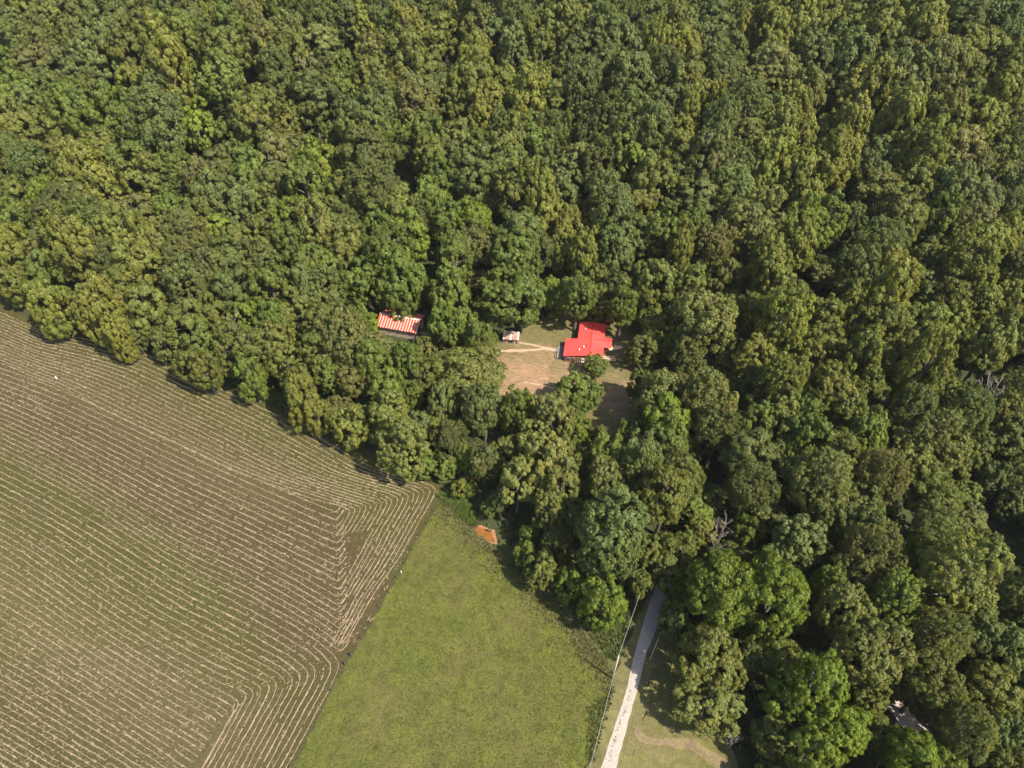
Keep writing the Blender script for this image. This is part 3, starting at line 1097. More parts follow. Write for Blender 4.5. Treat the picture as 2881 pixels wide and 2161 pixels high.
mb.add([(-0.32, -0.35, RH - 0.05), (-0.32, 0, RH + 0.1), (-0.32, 0.35, RH - 0.05), (BLEN + 0.32, -0.35, RH - 0.05), (BLEN + 0.32, 0, RH + 0.1), (BLEN + 0.32, 0.35, RH - 0.05)], [(0, 3, 4, 1), (1, 4, 5, 2)])
mb.build('ridge_cap', 'barnwhite', barn)

SB = at(1437, 967)
shed = empty('shed', SB, math.radians(-6), 'small shed with a rust-streaked tin roof under the big round tree', 'shed')
mb = MB()
mb.box((-2.2, 0.3, 0), (2.2, 3.0, 1.7))
sw = mb.build('wall', 'barnwood', shed)
for k in range(10):
    mb = MB()
    mb.box((-2.2 + k * 0.44, 0.262, 0.02), (-1.82 + k * 0.44, 0.298, 1.66 + r.uniform(-0.1, 0.03)))
    mb.build('board', 'barnwood' if k % 3 else 'logwall', sw)
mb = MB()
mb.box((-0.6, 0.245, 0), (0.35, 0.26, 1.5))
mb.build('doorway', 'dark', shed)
for k in range(9):
    x0 = -2.6 + k * 0.578
    mb = MB()
    lift = 0.025 * (k % 2)
    e = r.uniform(-0.1, 0.1)
    mb.slab([(x0, -0.25 + e, 1.95 + lift), (x0 + 0.578, -0.25 + e, 1.95 + lift), (x0 + 0.578, 3.4, 2.5 + lift), (x0, 3.4, 2.5 + lift)], 0.04)
    mb.build('roof_panel', 'shedtin' if k % 4 else 'barnwhite', shed)
for xx in (-2.3, 2.3):
    mb = MB()
    mb.tube([(xx, -0.1, -0.1), (xx, -0.1, 1.93)], [0.08, 0.07], 6)
    mb.build('post', 'barnwood', shed)
# grey logs lying in the shade at the foot of the yard
for k, (a, b) in enumerate((((1492, 1112), (1538, 1127)), ((1500, 1112), (1506, 1126)))):
    p, q = at(*a), at(*b)
    mb = MB()
    mb.tube([(0, 0, 0.3), (q - p) * 0.5 + Vector((0, 0, 0.34)), (q - p) + Vector((0, 0, 0.28))], [0.24, 0.22, 0.18], 8)
    o = mb.build('fallen_log', 'deadwood', None, True)
    o.location = p
    tag(o, 'long grey log lying in the shade at the foot of the yard' if k == 0 else 'short grey log propped across the long log in the yard', 'log')


# ------------------------------------------------------------------ tree crowns (unit size) and trunks
def unit(v):
    return v / np.maximum(np.linalg.norm(v, axis=-1, keepdims=True), 1e-9)


def fib(n, rng, zmin=-0.55):
    k = np.arange(n) + 0.5
    z = 1 - (1 - zmin) * k / n
    a = k * 2.399963 + rng.uniform(0, 6.28)
    s = np.sqrt(np.maximum(0, 1 - z * z))
    return np.stack([s * np.cos(a), s * np.sin(a), z], 1)


def crown_mesh(name, style, seed, fine=False):
    rng = np.random.default_rng(seed)
    P = {
        # lobes, lobe radius, centre radius, puffs per lobe, puff radius, leaves per puff, leaf size, z squash of lobes, z squash of puffs, spread of normals
        'round': (24, 0.31, 0.68, 15, 0.110, 40, 0.047, 0.95, 0.75, 0.26),
        'tall': (22, 0.29, 0.68, 16, 0.105, 40, 0.046, 1.25, 0.90, 0.30),
        'layered': (30, 0.31, 0.70, 13, 0.125, 38, 0.047, 0.48, 0.45, 0.22),
        'feathery': (32, 0.29, 0.68, 18, 0.095, 28, 0.036, 0.90, 0.75, 0.48),
        'shrub': (12, 0.40, 0.55, 15, 0.14, 36, 0.060, 0.9, 0.8, 0.35),
        'clumpy': (18, 0.33, 0.70, 18, 0.105, 40, 0.046, 0.80, 0.70, 0.25),
    }[style]
    nl, lr, cr, nc, clr, nleaf, ls, zs, pz, spread = P
    if fine:
        nl, lr, nc, clr, nleaf, ls, spread = int(nl * 1.3), lr * 0.9, int(nc * 1.55), clr * 0.74, int(nleaf * 1.0), ls * 0.66, spread * 1.6
    L = fib(nl, rng, -0.8) + rng.normal(0, 0.14, (nl, 3))
    L = unit(L)
    ph = rng.uniform(0, 6.28, 4)
    az = np.arctan2(L[:, 1], L[:, 0])
    bulge = 1 + 0.10 * np.sin(az + ph[0]) + 0.08 * np.sin(2 * az + ph[1]) + 0.07 * np.sin(3 * az + ph[2])
    rad = lr * rng.uniform(0.65, 1.3, nl)
    cen = L * (cr * rng.uniform(0.82, 1.12, nl) * bulge)[:, None]
    low = L[:, 2] < 0
    hor = np.maximum(1e-3, np.linalg.norm(L[:, :2], axis=1))
    cen[low, :2] *= ((1 - 0.4 * np.abs(L[low, 2]) ** 1.4) / hor[low])[:, None]
    if style == 'tall':
        cen[:, 0:2] *= 0.86
        cen[:, 2] *= 1.14
    cen = np.vstack([cen, [[0.0, 0.0, 0.1]]])
    L = np.vstack([L, [[0, 0, 1]]])
    rad = np.append(rad, 0.5)
    C, N, T, S = [], [], [], []
    for i in range(len(cen)):
        d = unit(rng.normal(0, 1, (nc * 3, 3)) + L[i] * 0.9)
        d = d[(d @ L[i]) > -0.2][:nc]
        d = d[rng.uniform(0, 1, len(d)) > 0.06]
        cc = cen[i] + d * rad[i] * np.array([1, 1, zs]) * rng.choice([0.8, 0.92, 1.0, 1.06, 1.2], (len(d), 1))
        lobe_t = rng.uniform(0, 1)
        for c, dd in zip(cc, d):
            r_ = clr * rng.uniform(0.65, 1.4)
            nlf = int(nleaf * rng.uniform(0.75, 1.25))
            q = unit(rng.normal(0, 1, (nlf, 3)) + dd * 0.55 + np.array([0, 0, 0.35]))
            p = c + q * r_ * rng.uniform(0.62, 1.1, (nlf, 1)) * np.array([1, 1, pz])
            n = unit(q * 0.8 + dd * 0.35 + np.array([0, 0, 0.2]) + rng.normal(0, spread, (nlf, 3)))
            C.append(p)
            N.append(n)
            T.append(np.clip(0.5 + 0.3 * (lobe_t - 0.5) + rng.normal(0, 0.10) + rng.normal(0, 0.12, nlf), 0, 1))
            S.append(ls * rng.uniform(0.7, 1.4, nlf))
    C, N, T, S = np.vstack(C), np.vstack(N), np.concatenate(T), np.concatenate(S)
    n = len(C)
    a = unit(np.cross(N, rng.normal(0, 1, (n, 3))))
    b = np.cross(N, a)
    s = S[:, None]
    V = np.stack([C - a * s * 1.15, C - b * s * 0.62 + N * s * 0.12, C + a * s * 1.0 - N * s * 0.1, C + b * s * 0.62 + N * s * 0.12], 1).reshape(-1, 3)
    V[:, 2] = np.where(V[:, 2] < -0.75, -0.75 + (V[:, 2] + 0.75) * 0.3, V[:, 2])
    me = bpy.data.meshes.new(name)
    me.vertices.add(4 * n)
    me.vertices.foreach_set('co', V.astype(np.float32).ravel())
    me.loops.add(4 * n)
    me.loops.foreach_set('vertex_index', np.arange(4 * n, dtype=np.int32))
    me.polygons.add(n)
    me.polygons.foreach_set('loop_start', np.arange(0, 4 * n, 4, dtype=np.int32))
    me.polygons.foreach_set('loop_total', np.full(n, 4, dtype=np.int32))
    at_ = me.attributes.new('tint', 'FLOAT', 'POINT')
    at_.data.foreach_set('value', np.repeat(T, 4).astype(np.float32))
    me.update()
    me.validate()
    me.materials.append(M['leaf'])
    return me


def trunk_mesh(seed):
    r = random.Random(seed)
    mb = MB()
    bend = [Vector((r.uniform(-0.02, 0.02), r.uniform(-0.02, 0.02), 0)) for _ in range(4)]
    pts = [Vector((0, 0, -0.03)), Vector((0, 0, 0.2)) + bend[0], Vector((0, 0, 0.45)) + bend[1], Vector((0, 0, 0.68)) + bend[2], Vector((0, 0, 0.86)) + bend[3]]
    mb.tube(pts, [0.024, 0.018, 0.014, 0.009, 0.004], 7)
    for k in range(9):
        h = 0.38 + 0.05 * k
        a = k * 2.4 + r.uniform(-0.4, 0.4)
        ln = (0.2 - 0.012 * k) * r.uniform(0.8, 1.2)
        base = pts[2].lerp(pts[4], min(1, max(0, (h - 0.45) / 0.41)))
        base.z = h
        d = Vector((math.cos(a), math.sin(a), r.uniform(0.5, 0.9)))
        mid = base + d * ln * 0.5 + Vector((0, 0, 0.01))
        mb.tube([base, mid, base + d * ln + Vector((0, 0, 0.03))], [0.008, 0.005, 0.002], 5)
    me = pydata('trunk', mb.v, mb.f)
    me.materials.append(M['bark'])
    return me


STYLES = ('round', 'tall', 'layered', 'feathery', 'clumpy')
CROWNS = {s: [crown_mesh('crown_' + s, s, 100 + 13 * i + k) for k in range(6)] for i, s in enumerate(STYLES)}
CROWNS['shrub'] = [crown_mesh('crown_shrub', 'shrub', 900 + k) for k in range(3)]
FINE = {s: [crown_mesh('crown_' + s, s, 300 + 17 * i + k, True) for k in range(3)] for i, s in enumerate(('round', 'layered', 'clumpy', 'feathery', 'tall'))}
TRUNKS = [trunk_mesh(40 + k) for k in range(5)]

TONES = {
    'O': ((0.130, 0.136, 0.032), ('round', 'layered', 'clumpy'), 'olive green'),
    'Y': ((0.160, 0.160, 0.033), ('tall', 'tall', 'round'), 'yellowish green'),
    'G': ((0.116, 0.143, 0.028), ('round', 'clumpy', 'round'), 'fresh green'),
    'D': ((0.103, 0.113, 0.033), ('layered', 'feathery', 'round'), 'dull dark green'),
    'B': ((0.118, 0.137, 0.042), ('round', 'clumpy', 'feathery'), 'greyish green'),
    'T': ((0.146, 0.143, 0.046), ('feathery', 'feathery', 'layered'), 'tan-tinged green'),
    'L': ((0.136, 0.168, 0.024), ('layered', 'clumpy', 'clumpy'), 'bright lime green'),
    'P': ((0.164, 0.168, 0.046), ('clumpy', 'round', 'clumpy'), 'pale yellow-green'),
}
KINDS = {'round': 'round_crowned_tree', 'tall': 'tall_lobed_tree', 'layered': 'layered_tree', 'feathery': 'feathery_tree', 'clumpy': 'clumpy_crowned_tree', 'shrub': 'shrub'}

TILES = [
    (0, 0, 2.212, """110,30,170,Y 250,20,180,O 380,60,200,D 60,160,190,B 330,150,200,O 210,260,240,D 500,60,200,D 640,40,180,D 730,90,160,O 480,160,190,B 850,110,190,O
 760,180,180,B 1130,90,230,B 950,40,170,D 1340,60,150,Y 1290,130,110,G 1480,60,180,B 1440,170,150,G 1650,30,160,O 1560,110,150,T 1750,60,150,G 1880,100,200,D 2050,60,220,B 2150,130,180,D 1990,180,180,D 1060,170,190,O
 500,270,200,O 640,240,180,B 350,380,160,T 80,420,160,G 200,420,200,T 600,380,220,B 420,440,200,D 510,500,190,B 800,330,200,O 950,230,230,O 1080,300,260,O 1180,230,180,G 1400,330,230,O 1300,260,150,D 830,440,220,B 700,500,170,O 1050,470,270,Y 1210,460,80,Y 1380,500,250,G 850,560,200,Y 1130,590,220,G
 1650,300,220,O 1800,230,200,T 2000,300,220,T 1720,430,180,D 1720,560,170,D 2000,420,170,D 2150,420,120,G 1940,600,250,D 2120,560,160,O 1840,340,160,O
 130,600,230,G 300,560,200,D 420,620,180,D 200,700,200,B 480,720,260,G 330,830,240,O 100,800,220,O 700,720,230,G 1000,780,330,B 1230,800,200,L 1440,880,160,G 1600,740,260,O 1800,760,180,O 1580,880,180,O 1980,730,200,D 2060,880,130,G 2160,720,160,D 590,620,170,O
 80,1000,220,D 240,940,200,O 380,980,180,O 620,950,220,O 200,1080,240,B 530,1100,260,Y 840,1020,260,G 1050,930,220,G 1100,1060,220,G 1380,1040,220,D 1520,1030,180,G 1700,1000,200,T 1860,950,200,D 2000,1050,260,L 2160,1040,150,D
 100,1250,220,O 290,1240,170,L 480,1240,260,D 660,1200,220,Y 920,1150,260,O 1270,1150,200,T 1100,1200,180,D 1350,1240,240,D 1580,1140,200,G 1720,1170,180,D 1900,1180,250,G 2100,1200,200,D
 120,1420,260,G 380,1370,300,D 760,1320,230,O 1080,1330,200,G 860,1370,200,T 1500,1290,230,B 1650,1260,220,O 1840,1370,220,L 2030,1330,240,O 600,1420,220,D 1280,1330,190,O
 100,1580,250,Y 500,1570,280,Y 800,1480,260,O 1160,1480,300,T 1370,1440,180,L 1550,1560,280,O 1980,1450,250,O 1820,1560,220,G 2120,1500,200,B 980,1560,230,O 300,1560,210,D 1700,1440,190,O"""),
    (950, 0, 2.212, """100,60,190,B 300,90,240,B 500,80,220,D 250,170,180,D 150,220,190,Y 430,230,220,Y 620,250,200,O 690,290,90,Y 250,370,220,O 440,400,260,O 240,520,240,O 790,90,140,Y 880,40,170,D 700,150,200,B 860,190,200,O 960,110,160,B 1130,130,200,B 1000,250,200,B 1090,320,180,B 1210,270,140,Y 1310,240,160,O 1350,60,150,Y 1490,70,170,Y 1400,140,220,O 1650,60,220,B 1570,160,200,O 1450,230,200,B 1660,230,220,B 1540,320,220,D 1820,160,220,D 1750,300,200,B 1940,110,200,D 2080,80,170,Y 2180,60,120,D 2100,200,200,O 1990,330,180,Y 2150,330,180,Y 1900,250,180,D 1060,40,180,D 1230,60,180,B 1750,40,180,D
 890,330,150,T 850,400,200,Y 1050,400,190,Y 860,540,260,O 1030,530,170,Y 1180,480,160,B 1250,540,150,Y 1270,350,170,O 1420,430,200,D 1520,560,220,B 1640,470,200,D 1730,410,200,D 1850,480,240,B 2050,450,200,B 2160,500,180,Y 560,500,200,O 640,600,200,D 480,660,280,T 230,700,240,D 60,600,180,G 60,430,150,G 130,830,240,B 400,560,170,O
 960,680,200,Y 1170,680,240,Y 1350,640,200,O 880,770,180,Y 1010,810,150,B 1430,690,220,T 1480,770,150,Y 1630,620,190,D 1780,600,200,D 1700,730,220,D 1900,570,180,B 1830,690,200,B 2030,650,200,D 2000,760,200,D 2180,720,140,Y 1950,850,240,B 2140,830,170,Y 760,650,170,O 2080,560,160,O
 550,870,215,G 740,880,180,T 890,930,170,G 1080,920,220,O 1190,850,180,O 1340,840,200,D 1460,880,120,Y 1550,860,160,D 1660,920,160,Y 1800,900,200,O 150,910,260,O 300,890,220,G 200,1010,320,D 560,980,190,O
 1220,960,220,G 1050,1060,200,B 1170,1050,180,B 1330,1010,170,D 1480,1010,180,T 1620,1030,190,D 1870,1040,210,L 2010,960,190,B 2120,960,200,O 1750,1010,170,O
 850,1080,260,D 620,1110,190,G 590,1240,200,G 1010,1120,180,G 1090,1190,260,O 1260,1230,220,Y 1390,1120,200,B 1400,1270,190,B 1600,1110,200,O 1670,1220,220,B 1580,1340,140,Y 1730,1350,260,B 1950,1140,260,O 1880,1270,200,O 2140,1150,180,D 2130,1290,180,D 700,980,170,D
 220,1180,320,D 370,1300,240,O 600,1330,150,G 680,1420,200,G 850,1390,210,L 850,1520,200,T 970,1230,170,G 60,1230,220,O 80,1440,220,G 440,1480,260,L 540,1400,180,D 260,1440,220,G 1290,1380,220,Y 1160,1480,240,D 1240,1560,200,D 1440,1470,180,Y 1410,1570,160,Y 1590,1530,170,Y 1850,1480,190,D 1740,1560,220,B 2010,1470,220,G 2110,1580,130,Y 2160,1430,150,D 1020,1580,90,Y 740,1600,200,B 330,1610,300,G 1100,1620,300,G 60,1600,220,O"""),
    (1881, 0, 2.212, """30,60,150,O 170,40,190,D 350,60,220,B 270,140,230,D 560,50,180,O 120,320,160,Y 100,190,180,D 460,210,160,Y 600,190,220,Y 780,100,220,Y 950,140,220,Y 1130,140,200,O 1280,80,200,O 800,260,220,Y 1540,200,260,Y 1330,250,240,O 1800,100,300,B 2010,110,170,B 2140,160,200,B 1730,270,140,T 2100,280,200,B 690,40,170,O 1430,60,190,D 1620,50,190,D 1950,30,200,B 1060,40,190,O
 240,300,220,D 330,460,240,B 640,290,200,Y 620,430,260,T 880,400,260,D 1120,410,240,B 1080,320,180,B 1400,390,230,D 1800,360,250,O 1980,340,240,O 1660,450,280,T 2130,440,220,O 130,520,200,O 480,520,200,O 700,540,220,Y 850,600,200,O 1000,580,180,D 1280,600,240,Y 1130,650,240,Y 1450,530,280,D 1580,560,200,T 1680,560,150,B 1830,630,190,O 2050,620,240,Y 2140,720,170,O 400,330,170,D 1250,300,170,O 1900,500,180,O
 70,660,180,D 150,760,170,Y 290,620,120,Y 330,780,210,B 480,680,260,D 610,730,200,B 760,690,200,Y 470,870,220,O 680,870,260,Y 960,860,200,Y 1100,860,230,Y 1420,770,240,Y 1320,880,200,O 1680,770,260,O 1950,790,240,Y 1560,850,200,T 60,480,150,B
 100,870,200,D 300,920,190,B 250,1020,260,D 420,1040,200,D 620,1010,240,Y 790,980,180,Y 1000,1030,300,Y 1130,930,190,O 1330,980,210,B 1560,1000,300,Y 1780,940,250,T 2000,960,220,O 2130,920,180,B 1900,1070,220,T
 60,1080,200,D 180,1240,260,D 400,1210,280,B 540,1140,160,O 850,1120,250,Y 1250,1090,190,B 1560,1160,230,O 1300,1220,290,O 1450,1380,240,O 1750,1200,240,B 1900,1280,250,B 2130,1180,190,B 2030,1080,180,O
 520,1400,320,P 130,1460,220,G 860,1420,260,L 990,1390,220,G 1140,1400,150,B 1330,1530,300,B 1700,1380,200,G 1880,1420,220,T 2060,1490,200,Y 2120,1320,200,B 60,1590,170,Y 290,1540,190,T 780,1560,220,Y 640,1600,180,Y 1900,1590,260,Y 1580,1620,170,O"""),
    (0, 700, 2.212, """60,190,170,O 100,265,150,G 300,330,255,Y 240,120,210,G 500,150,290,O 620,280,270,Y 560,430,170,Y 680,420,210,Y 740,530,160,Y 820,490,140,B 800,270,220,O 850,130,280,O 1150,100,290,T 900,340,250,O 1170,250,250,D 1300,150,220,D 1440,120,290,D 1620,130,250,D 1150,440,270,O 1350,430,200,O 1250,570,200,G 1160,690,170,O 1260,710,170,O 1560,430,160,L 1700,270,240,G 1900,250,250,O 2060,160,240,G 1720,470,200,G 1850,420,250,O 2030,480,240,O 1560,600,250,O 1550,760,190,G 1720,600,230,O 1620,840,110,D 1770,680,210,O 1990,650,220,O 2150,560,250,T 1850,800,200,O 1860,910,190,Y 1965,1010,170,Y 2060,800,180,G 1400,560,170,O 1000,560,150,D 400,90,200,O 680,90,210,D 1480,280,230,D 980,130,200,D"""),
    (850, 600, 2.115, """80,120,230,O 260,90,190,D 320,210,190,D 470,150,180,G 600,80,230,O 680,180,220,G 1050,230,160,T 60,330,220,G 200,340,230,G 560,345,280,G 350,425,250,G 900,290,200,G 870,440,240,G 100,480,290,D 330,660,150,G 395,655,120,l 150,610,250,D 260,760,270,T 430,805,200,t 600,865,180,g 830,620,190,G 870,715,150,G 1040,715,180,G 960,640,150,G 1110,750,110,G 640,835,120,g"""),
    (1350, 600, 2.115, """190,480,400,g 330,190,250,D 390,60,180,Y 540,110,150,Y 520,260,200,Y 620,290,170,Y 700,210,160,Y 450,450,180,L 580,500,190,G 710,370,150,O 720,480,160,O 880,200,240,D 770,80,240,B 1070,180,200,G 1170,250,130,Y 1030,390,240,O 830,430,210,D 850,560,180,G 690,535,120,g 20,700,150,G 80,745,120,G 1240,430,170,O 1020,640,170,o 970,800,180,o 1060,790,140,o 1240,780,170,D 1220,60,160,O 1245,900,150,D 560,560,130,G 1180,560,150,D"""),
    (850, 950, 2.115, """95,130,150,O 130,220,130,G 300,270,180,O 430,160,200,G 500,310,200,G 270,500,200,O 60,430,150,O 530,440,210,O 580,610,320,P 660,360,120,G 830,390,150,B 730,250,160,O 1000,220,430,o 1080,420,250,B 970,690,120,L 740,735,150,g 860,765,140,g 940,885,100,y 1080,740,190,D 880,590,200,D 640,150,170,G 1000,890,80,G"""),
    (1350, 950, 2.115, """690,165,130,g 550,300,200,g 650,330,150,g 200,430,170,G 270,390,120,L 60,450,220,B 430,470,250,P 590,530,140,L 320,620,200,P 520,680,200,O 400,760,250,P 220,860,200,P 480,880,230,P 710,570,120,O 880,560,140,G 1080,320,260,T 1230,380,160,D 1120,500,240,L 980,680,260,B 760,680,210,G 1110,640,230,G 1180,850,260,O 740,860,210,T 960,800,220,B 970,260,140,G 1190,280,150,T 560,420,150,G"""),
    (1350, 1300, 2.115, """230,180,190,P 440,170,220,P 420,290,190,P 290,420,120,G 270,520,130,G 370,625,175,O 780,420,430,B 1100,210,270,O 1000,560,200,O 1130,560,230,O 530,705,165,L 740,800,250,L 950,730,130,O 1190,775,130,L 1150,890,140,O 450,480,200,D 560,330,200,D 60,270,110,g 85,215,90,g 120,200,130,D 860,630,150,D"""),
    (1881, 700, 2.212, """180,200,260,D 340,180,180,O 240,460,320,P 430,420,120,T 600,100,250,Y 640,210,250,Y 760,340,230,T 1160,180,230,D 1390,190,290,Y 1570,130,200,O 1560,270,220,D 1850,140,290,Y 2150,130,160,D 1350,370,250,Y 1200,350,160,O 1730,310,200,O 1900,330,240,Y 2120,340,220,Y
 700,480,320,Y 980,440,230,O 1100,420,160,Y 550,430,190,O 1300,490,280,O 1560,510,270,O 1730,570,250,Y 1970,620,250,O 2120,550,200,O 520,700,240,Y 360,700,150,O 840,700,170,Y 950,610,210,O 1170,720,250,Y 1400,720,240,O 1570,760,320,Y 1240,880,190,O 1450,870,230,O 1660,880,200,O 650,640,190,O
 700,880,290,Y 980,900,260,Y 560,860,190,D 240,970,270,T 40,860,160,T 1080,1010,230,O 530,1110,210,G 860,1040,200,G 1280,1070,220,D 1520,1040,250,D 1850,1020,280,B 2040,1000,190,O 2150,900,170,D 700,1030,200,O
 300,1140,230,D 840,1210,240,G 700,1180,200,O 1230,1190,210,G 1080,1150,190,O 480,1270,270,D 640,1320,200,D 1050,1290,250,O 1650,1230,330,P 1430,1210,220,O 1780,1330,200,O 500,1480,290,D 950,1460,340,T 1300,1430,290,T 1520,1400,250,O 1640,1550,290,O 730,1430,200,D 2150,1400,160,B 2010,1430,170,B 2150,1600,170,B 1180,1580,220,D 40,1450,220,O 2120,1180,190,D 1930,1240,150,D"""),
    (1881, 1411, 2.212, """480,190,150,G 330,510,420,L 650,590,360,L 580,830,190,L 820,260,270,B 600,400,160,B 80,290,170,O 1000,90,220,D 1200,200,240,B 1250,340,330,T 1130,480,220,T 1650,230,290,B 1780,480,410,P 1380,650,300,G 1000,530,200,G 1090,700,300,P 1260,950,390,P 1640,640,220,T 1650,880,320,T 1890,830,250,B 2070,900,250,B 270,940,380,O 40,740,160,B 700,1000,230,O 900,1150,330,L 720,1230,230,L 1080,1440,280,L 900,1550,260,L 240,1245,360,p 1620,1150,330,O 1230,1240,200,O 1280,1450,190,O 1970,1180,260,O 1830,1420,290,T 2030,1450,220,B 1500,1600,260,L 1690,1640,220,L 2150,1300,160,O 2150,620,190,B 2180,1080,180,D 1500,430,200,O 1420,1150,170,D 1950,280,160,D 480,1000,150,D 2080,1620,200,O"""),
]

DEAD_PX = [(2025, 1500, 15.0, 'white bare tree standing among green crowns above the bright lime tree'),
           (2760, 1110, 19.0, 'forked bare grey snag rising behind a round greyish tree by the dark hollow'),
           (2795, 1115, 17.0, 'smaller bare snag beside the forked grey snag at the dark hollow'),
           (2062, 2085, 9.0, 'bleached broken bare tree at the edge of the lawn track'),
           (2590, 2040, 10.0, 'bare crooked branches of a dead tree over the second gravel road'),
           (660, 925, 15.0, 'pale bare tree leaning out of the woods edge beside the hay field'),
           (640, 1010, 12.0, 'low bare tree with drooping pale branches at the hay field edge'),
           (1260, 205, 14.0, 'small bare tree among crowns high on the wooded hill above the shed'),
           (1585, 190, 14.0, 'thin bare tree high on the wooded hill above the red roof'),
           (1780, 170, 15.0, 'pale bare tree high on the hill beside yellowish crowns'),
           (860, 205, 15.0, 'reddish bare top of a dead tree on the hill above the barn'),
           (905, 130, 15.0, 'greyish bare crown of a dead tree near the top edge above the barn')]

ROAD_SEEN = wpoly(ROAD_L[:10] + ROAD_R[:10][::-1])
BARN_PLOT = [(-46, 172), (-27, 169), (-24, 186), (-43, 190)]
FOREST_OFF = [(W_POND, 1.5), (BARN_PLOT, 0.5), (W_HAY, 1.0), (W_PAST, 1.2), (W_YARD, 1.5), (ROAD_SEEN, 1.2), (W_VERGE, 0.4), (W_LAWN, 1.0), (W_SIDE, 1.2)]
trees = []       # dict: x y gz R H b tone traced
for ox, oy, sc_, txt in TILES:
    for tok in txt.split():
        zx, zy, zw, tone = tok.split(',')
        px, py, w = ox + float(zx) / sc_, oy + float(zy) / sc_, float(zw) / sc_
        H = 18.0
        hv = RNG.uniform(0.84, 1.2)
        for _ in range(4):
            p = at(px, py, H * 0.60)
            depth = project(p.x, p.y, p.z)[2]
            R = 0.5 * w * depth / FPX * (1.08 if py < 760 else (1.12 if px > 1780 else 1.04))
            H = (6.5 + 2.9 * R if R > 3.4 else 4.6 * R) * hv if tone.isupper() else 3.0 + 1.75 * R
        if any(math.hypot(t['x'] - p.x, t['y'] - p.y) < 0.36 * (t['R'] + R) for t in trees):
            continue
        edge = any(near_poly(p.x, p.y, P_, 9.0) for P_ in (W_HAY, W_PAST, W_YARD, W_LAWN))
        if edge and tone.isupper():
            H = H * 0.86
        trees.append(dict(x=p.x, y=p.y, gz=ground(p.x, p.y), R=R, H=H, tone=tone.upper(), traced=True, edge=edge))

GAPS = [(85, 155), (280, 55), (710, 230), (745, 290), (360, 400), (625, 330), (185, 545), (420, 570), (560, 620), (800, 650), (780, 700), (1000, 180), (1140, 370), (1190, 540), (1400, 640), (1610, 600), (1850, 600), (1265, 320), (1075, 350), (2240, 760), (2310, 860), (2360, 540), (2600, 650), (2620, 700), (2260, 370), (2380, 470), (2180, 560), (2240, 810), (2780, 1060), (1930, 1020), (1940, 1330), (1880, 900), (1890, 1000), (2160, 1790), (2310, 2000), (2440, 2100), (2820, 1380), (2800, 1480), (2820, 1580), (2780, 1640), (1420, 1440), (1450, 1500)]
GAP_W = [at(x, y, 5.0).to_2d() for x, y in GAPS]
# lower trees filling the woods between them
fill = random.Random(21)
yy = 28.0
while yy < 455:
    xlim = 0.80 * (yy + 60) + 45
    xx = -xlim
    while xx < xlim:
        x, y = xx + fill.uniform(-2.6, 2.6), yy + fill.uniform(-2.6, 2.6)
        xx += 6.8
        if x < 24 and y < 46:
            continue
        q = project(x, y, ground(x, y) + 8)
        if q is None:
            continue
        out_of_view = not (-60 < q[0] < PW + 60 and -60 < q[1] < PH + 60)
        R = fill.uniform(5.0, 7.5) if out_of_view else fill.uniform(3.2, 4.9)
        if any(inside(x, y, P_) for P_, _ in FOREST_OFF) or any(near_poly(x, y, P_, d + R * 0.55) for P_, d in FOREST_OFF):
            continue
        if not out_of_view and any(math.hypot(g_.x - x, g_.y - y) < 5.5 for g_ in GAP_W):
            continue
        if any(math.hypot(t['x'] - x, t['y'] - y) < (0.66 if y > 190 else 0.55) * (t['R'] + R) for t in trees):
            continue
        trees.append(dict(x=x, y=y, gz=ground(x, y), R=R, H=(4.0 + 2.3 * R) if out_of_view else (2.0 + 1.9 * R), tone=fill.choice('ODDGBOTGY'), traced=False))
    yy += 6.8

# which crowns the camera sees: a coarse picture of the crowns, nearest first
GRID = 6
vis_w, vis_h = int(PW // GRID) + 1, int(PH // GRID) + 1
owner = np.full((vis_h, vis_w), -1, dtype=np.int32)
order = []
for i, t in enumerate(trees):
    t['b'] = t['H'] * (0.46 if t.get('edge') else 0.375)
    t['cz'] = t['gz'] + t['H'] - t['b'] * 1.02
    q = project(t['x'], t['y'], t['cz'])
    t['q'] = q
    if q is not None:
        order.append((q[2], i))
order.sort(reverse=True)
for d_, i in order:
    t = trees[i]
    u, v, dep = t['q']
    r1 = FPX * t['R'] / dep * 0.92 / GRID
    r2 = FPX * (t['R'] * 0.5 + t['b'] * 0.5) / dep * 0.92 / GRID
    u, v = u / GRID, v / GRID
    x0, x1, y0, y1 = int(max(0, u - r1)), int(min(vis_w, u + r1 + 1)), int(max(0, v - r2)), int(min(vis_h, v + r2 + 1))
    if x1 <= x0 or y1 <= y0:
        continue
    ys, xs = np.mgrid[y0:y1, x0:x1]
    owner[y0:y1, x0:x1][((xs - u) / r1) ** 2 + ((ys - v) / r2) ** 2 < 1] = i
counts = np.bincount(owner[owner >= 0].ravel(), minlength=len(trees))

NUM = ['zero', 'one', 'two', 'three', 'four', 'five', 'six', 'seven', 'eight', 'nine', 'ten', 'eleven', 'twelve', 'thirteen', 'fourteen', 'fifteen', 'sixteen', 'seventeen', 'eighteen', 'nineteen']
TENS = ['', '', 'twenty', 'thirty', 'forty', 'fifty', 'sixty', 'seventy', 'eighty', 'ninety']


def numword(n):
    if n < 20:
        return NUM[n]
    return TENS[n // 10] + ('-' + NUM[n % 10] if n % 10 else '')


MARKS = [((1650, 945), 'red-roofed cabin'), ((1125, 895), 'striped barn'), ((1438, 948), 'tin shed'), ((1362, 1505), 'orange pond'), ((1730, 1880), 'utility pole'), ((1225, 1370), 'hay field corner')]
used_labels = set()
SHAPE = {'round': 'round', 'tall': 'tall lobed', 'layered': 'layered', 'feathery': 'feathery', 'clumpy': 'clumpy', 'shrub': 'bushy'}


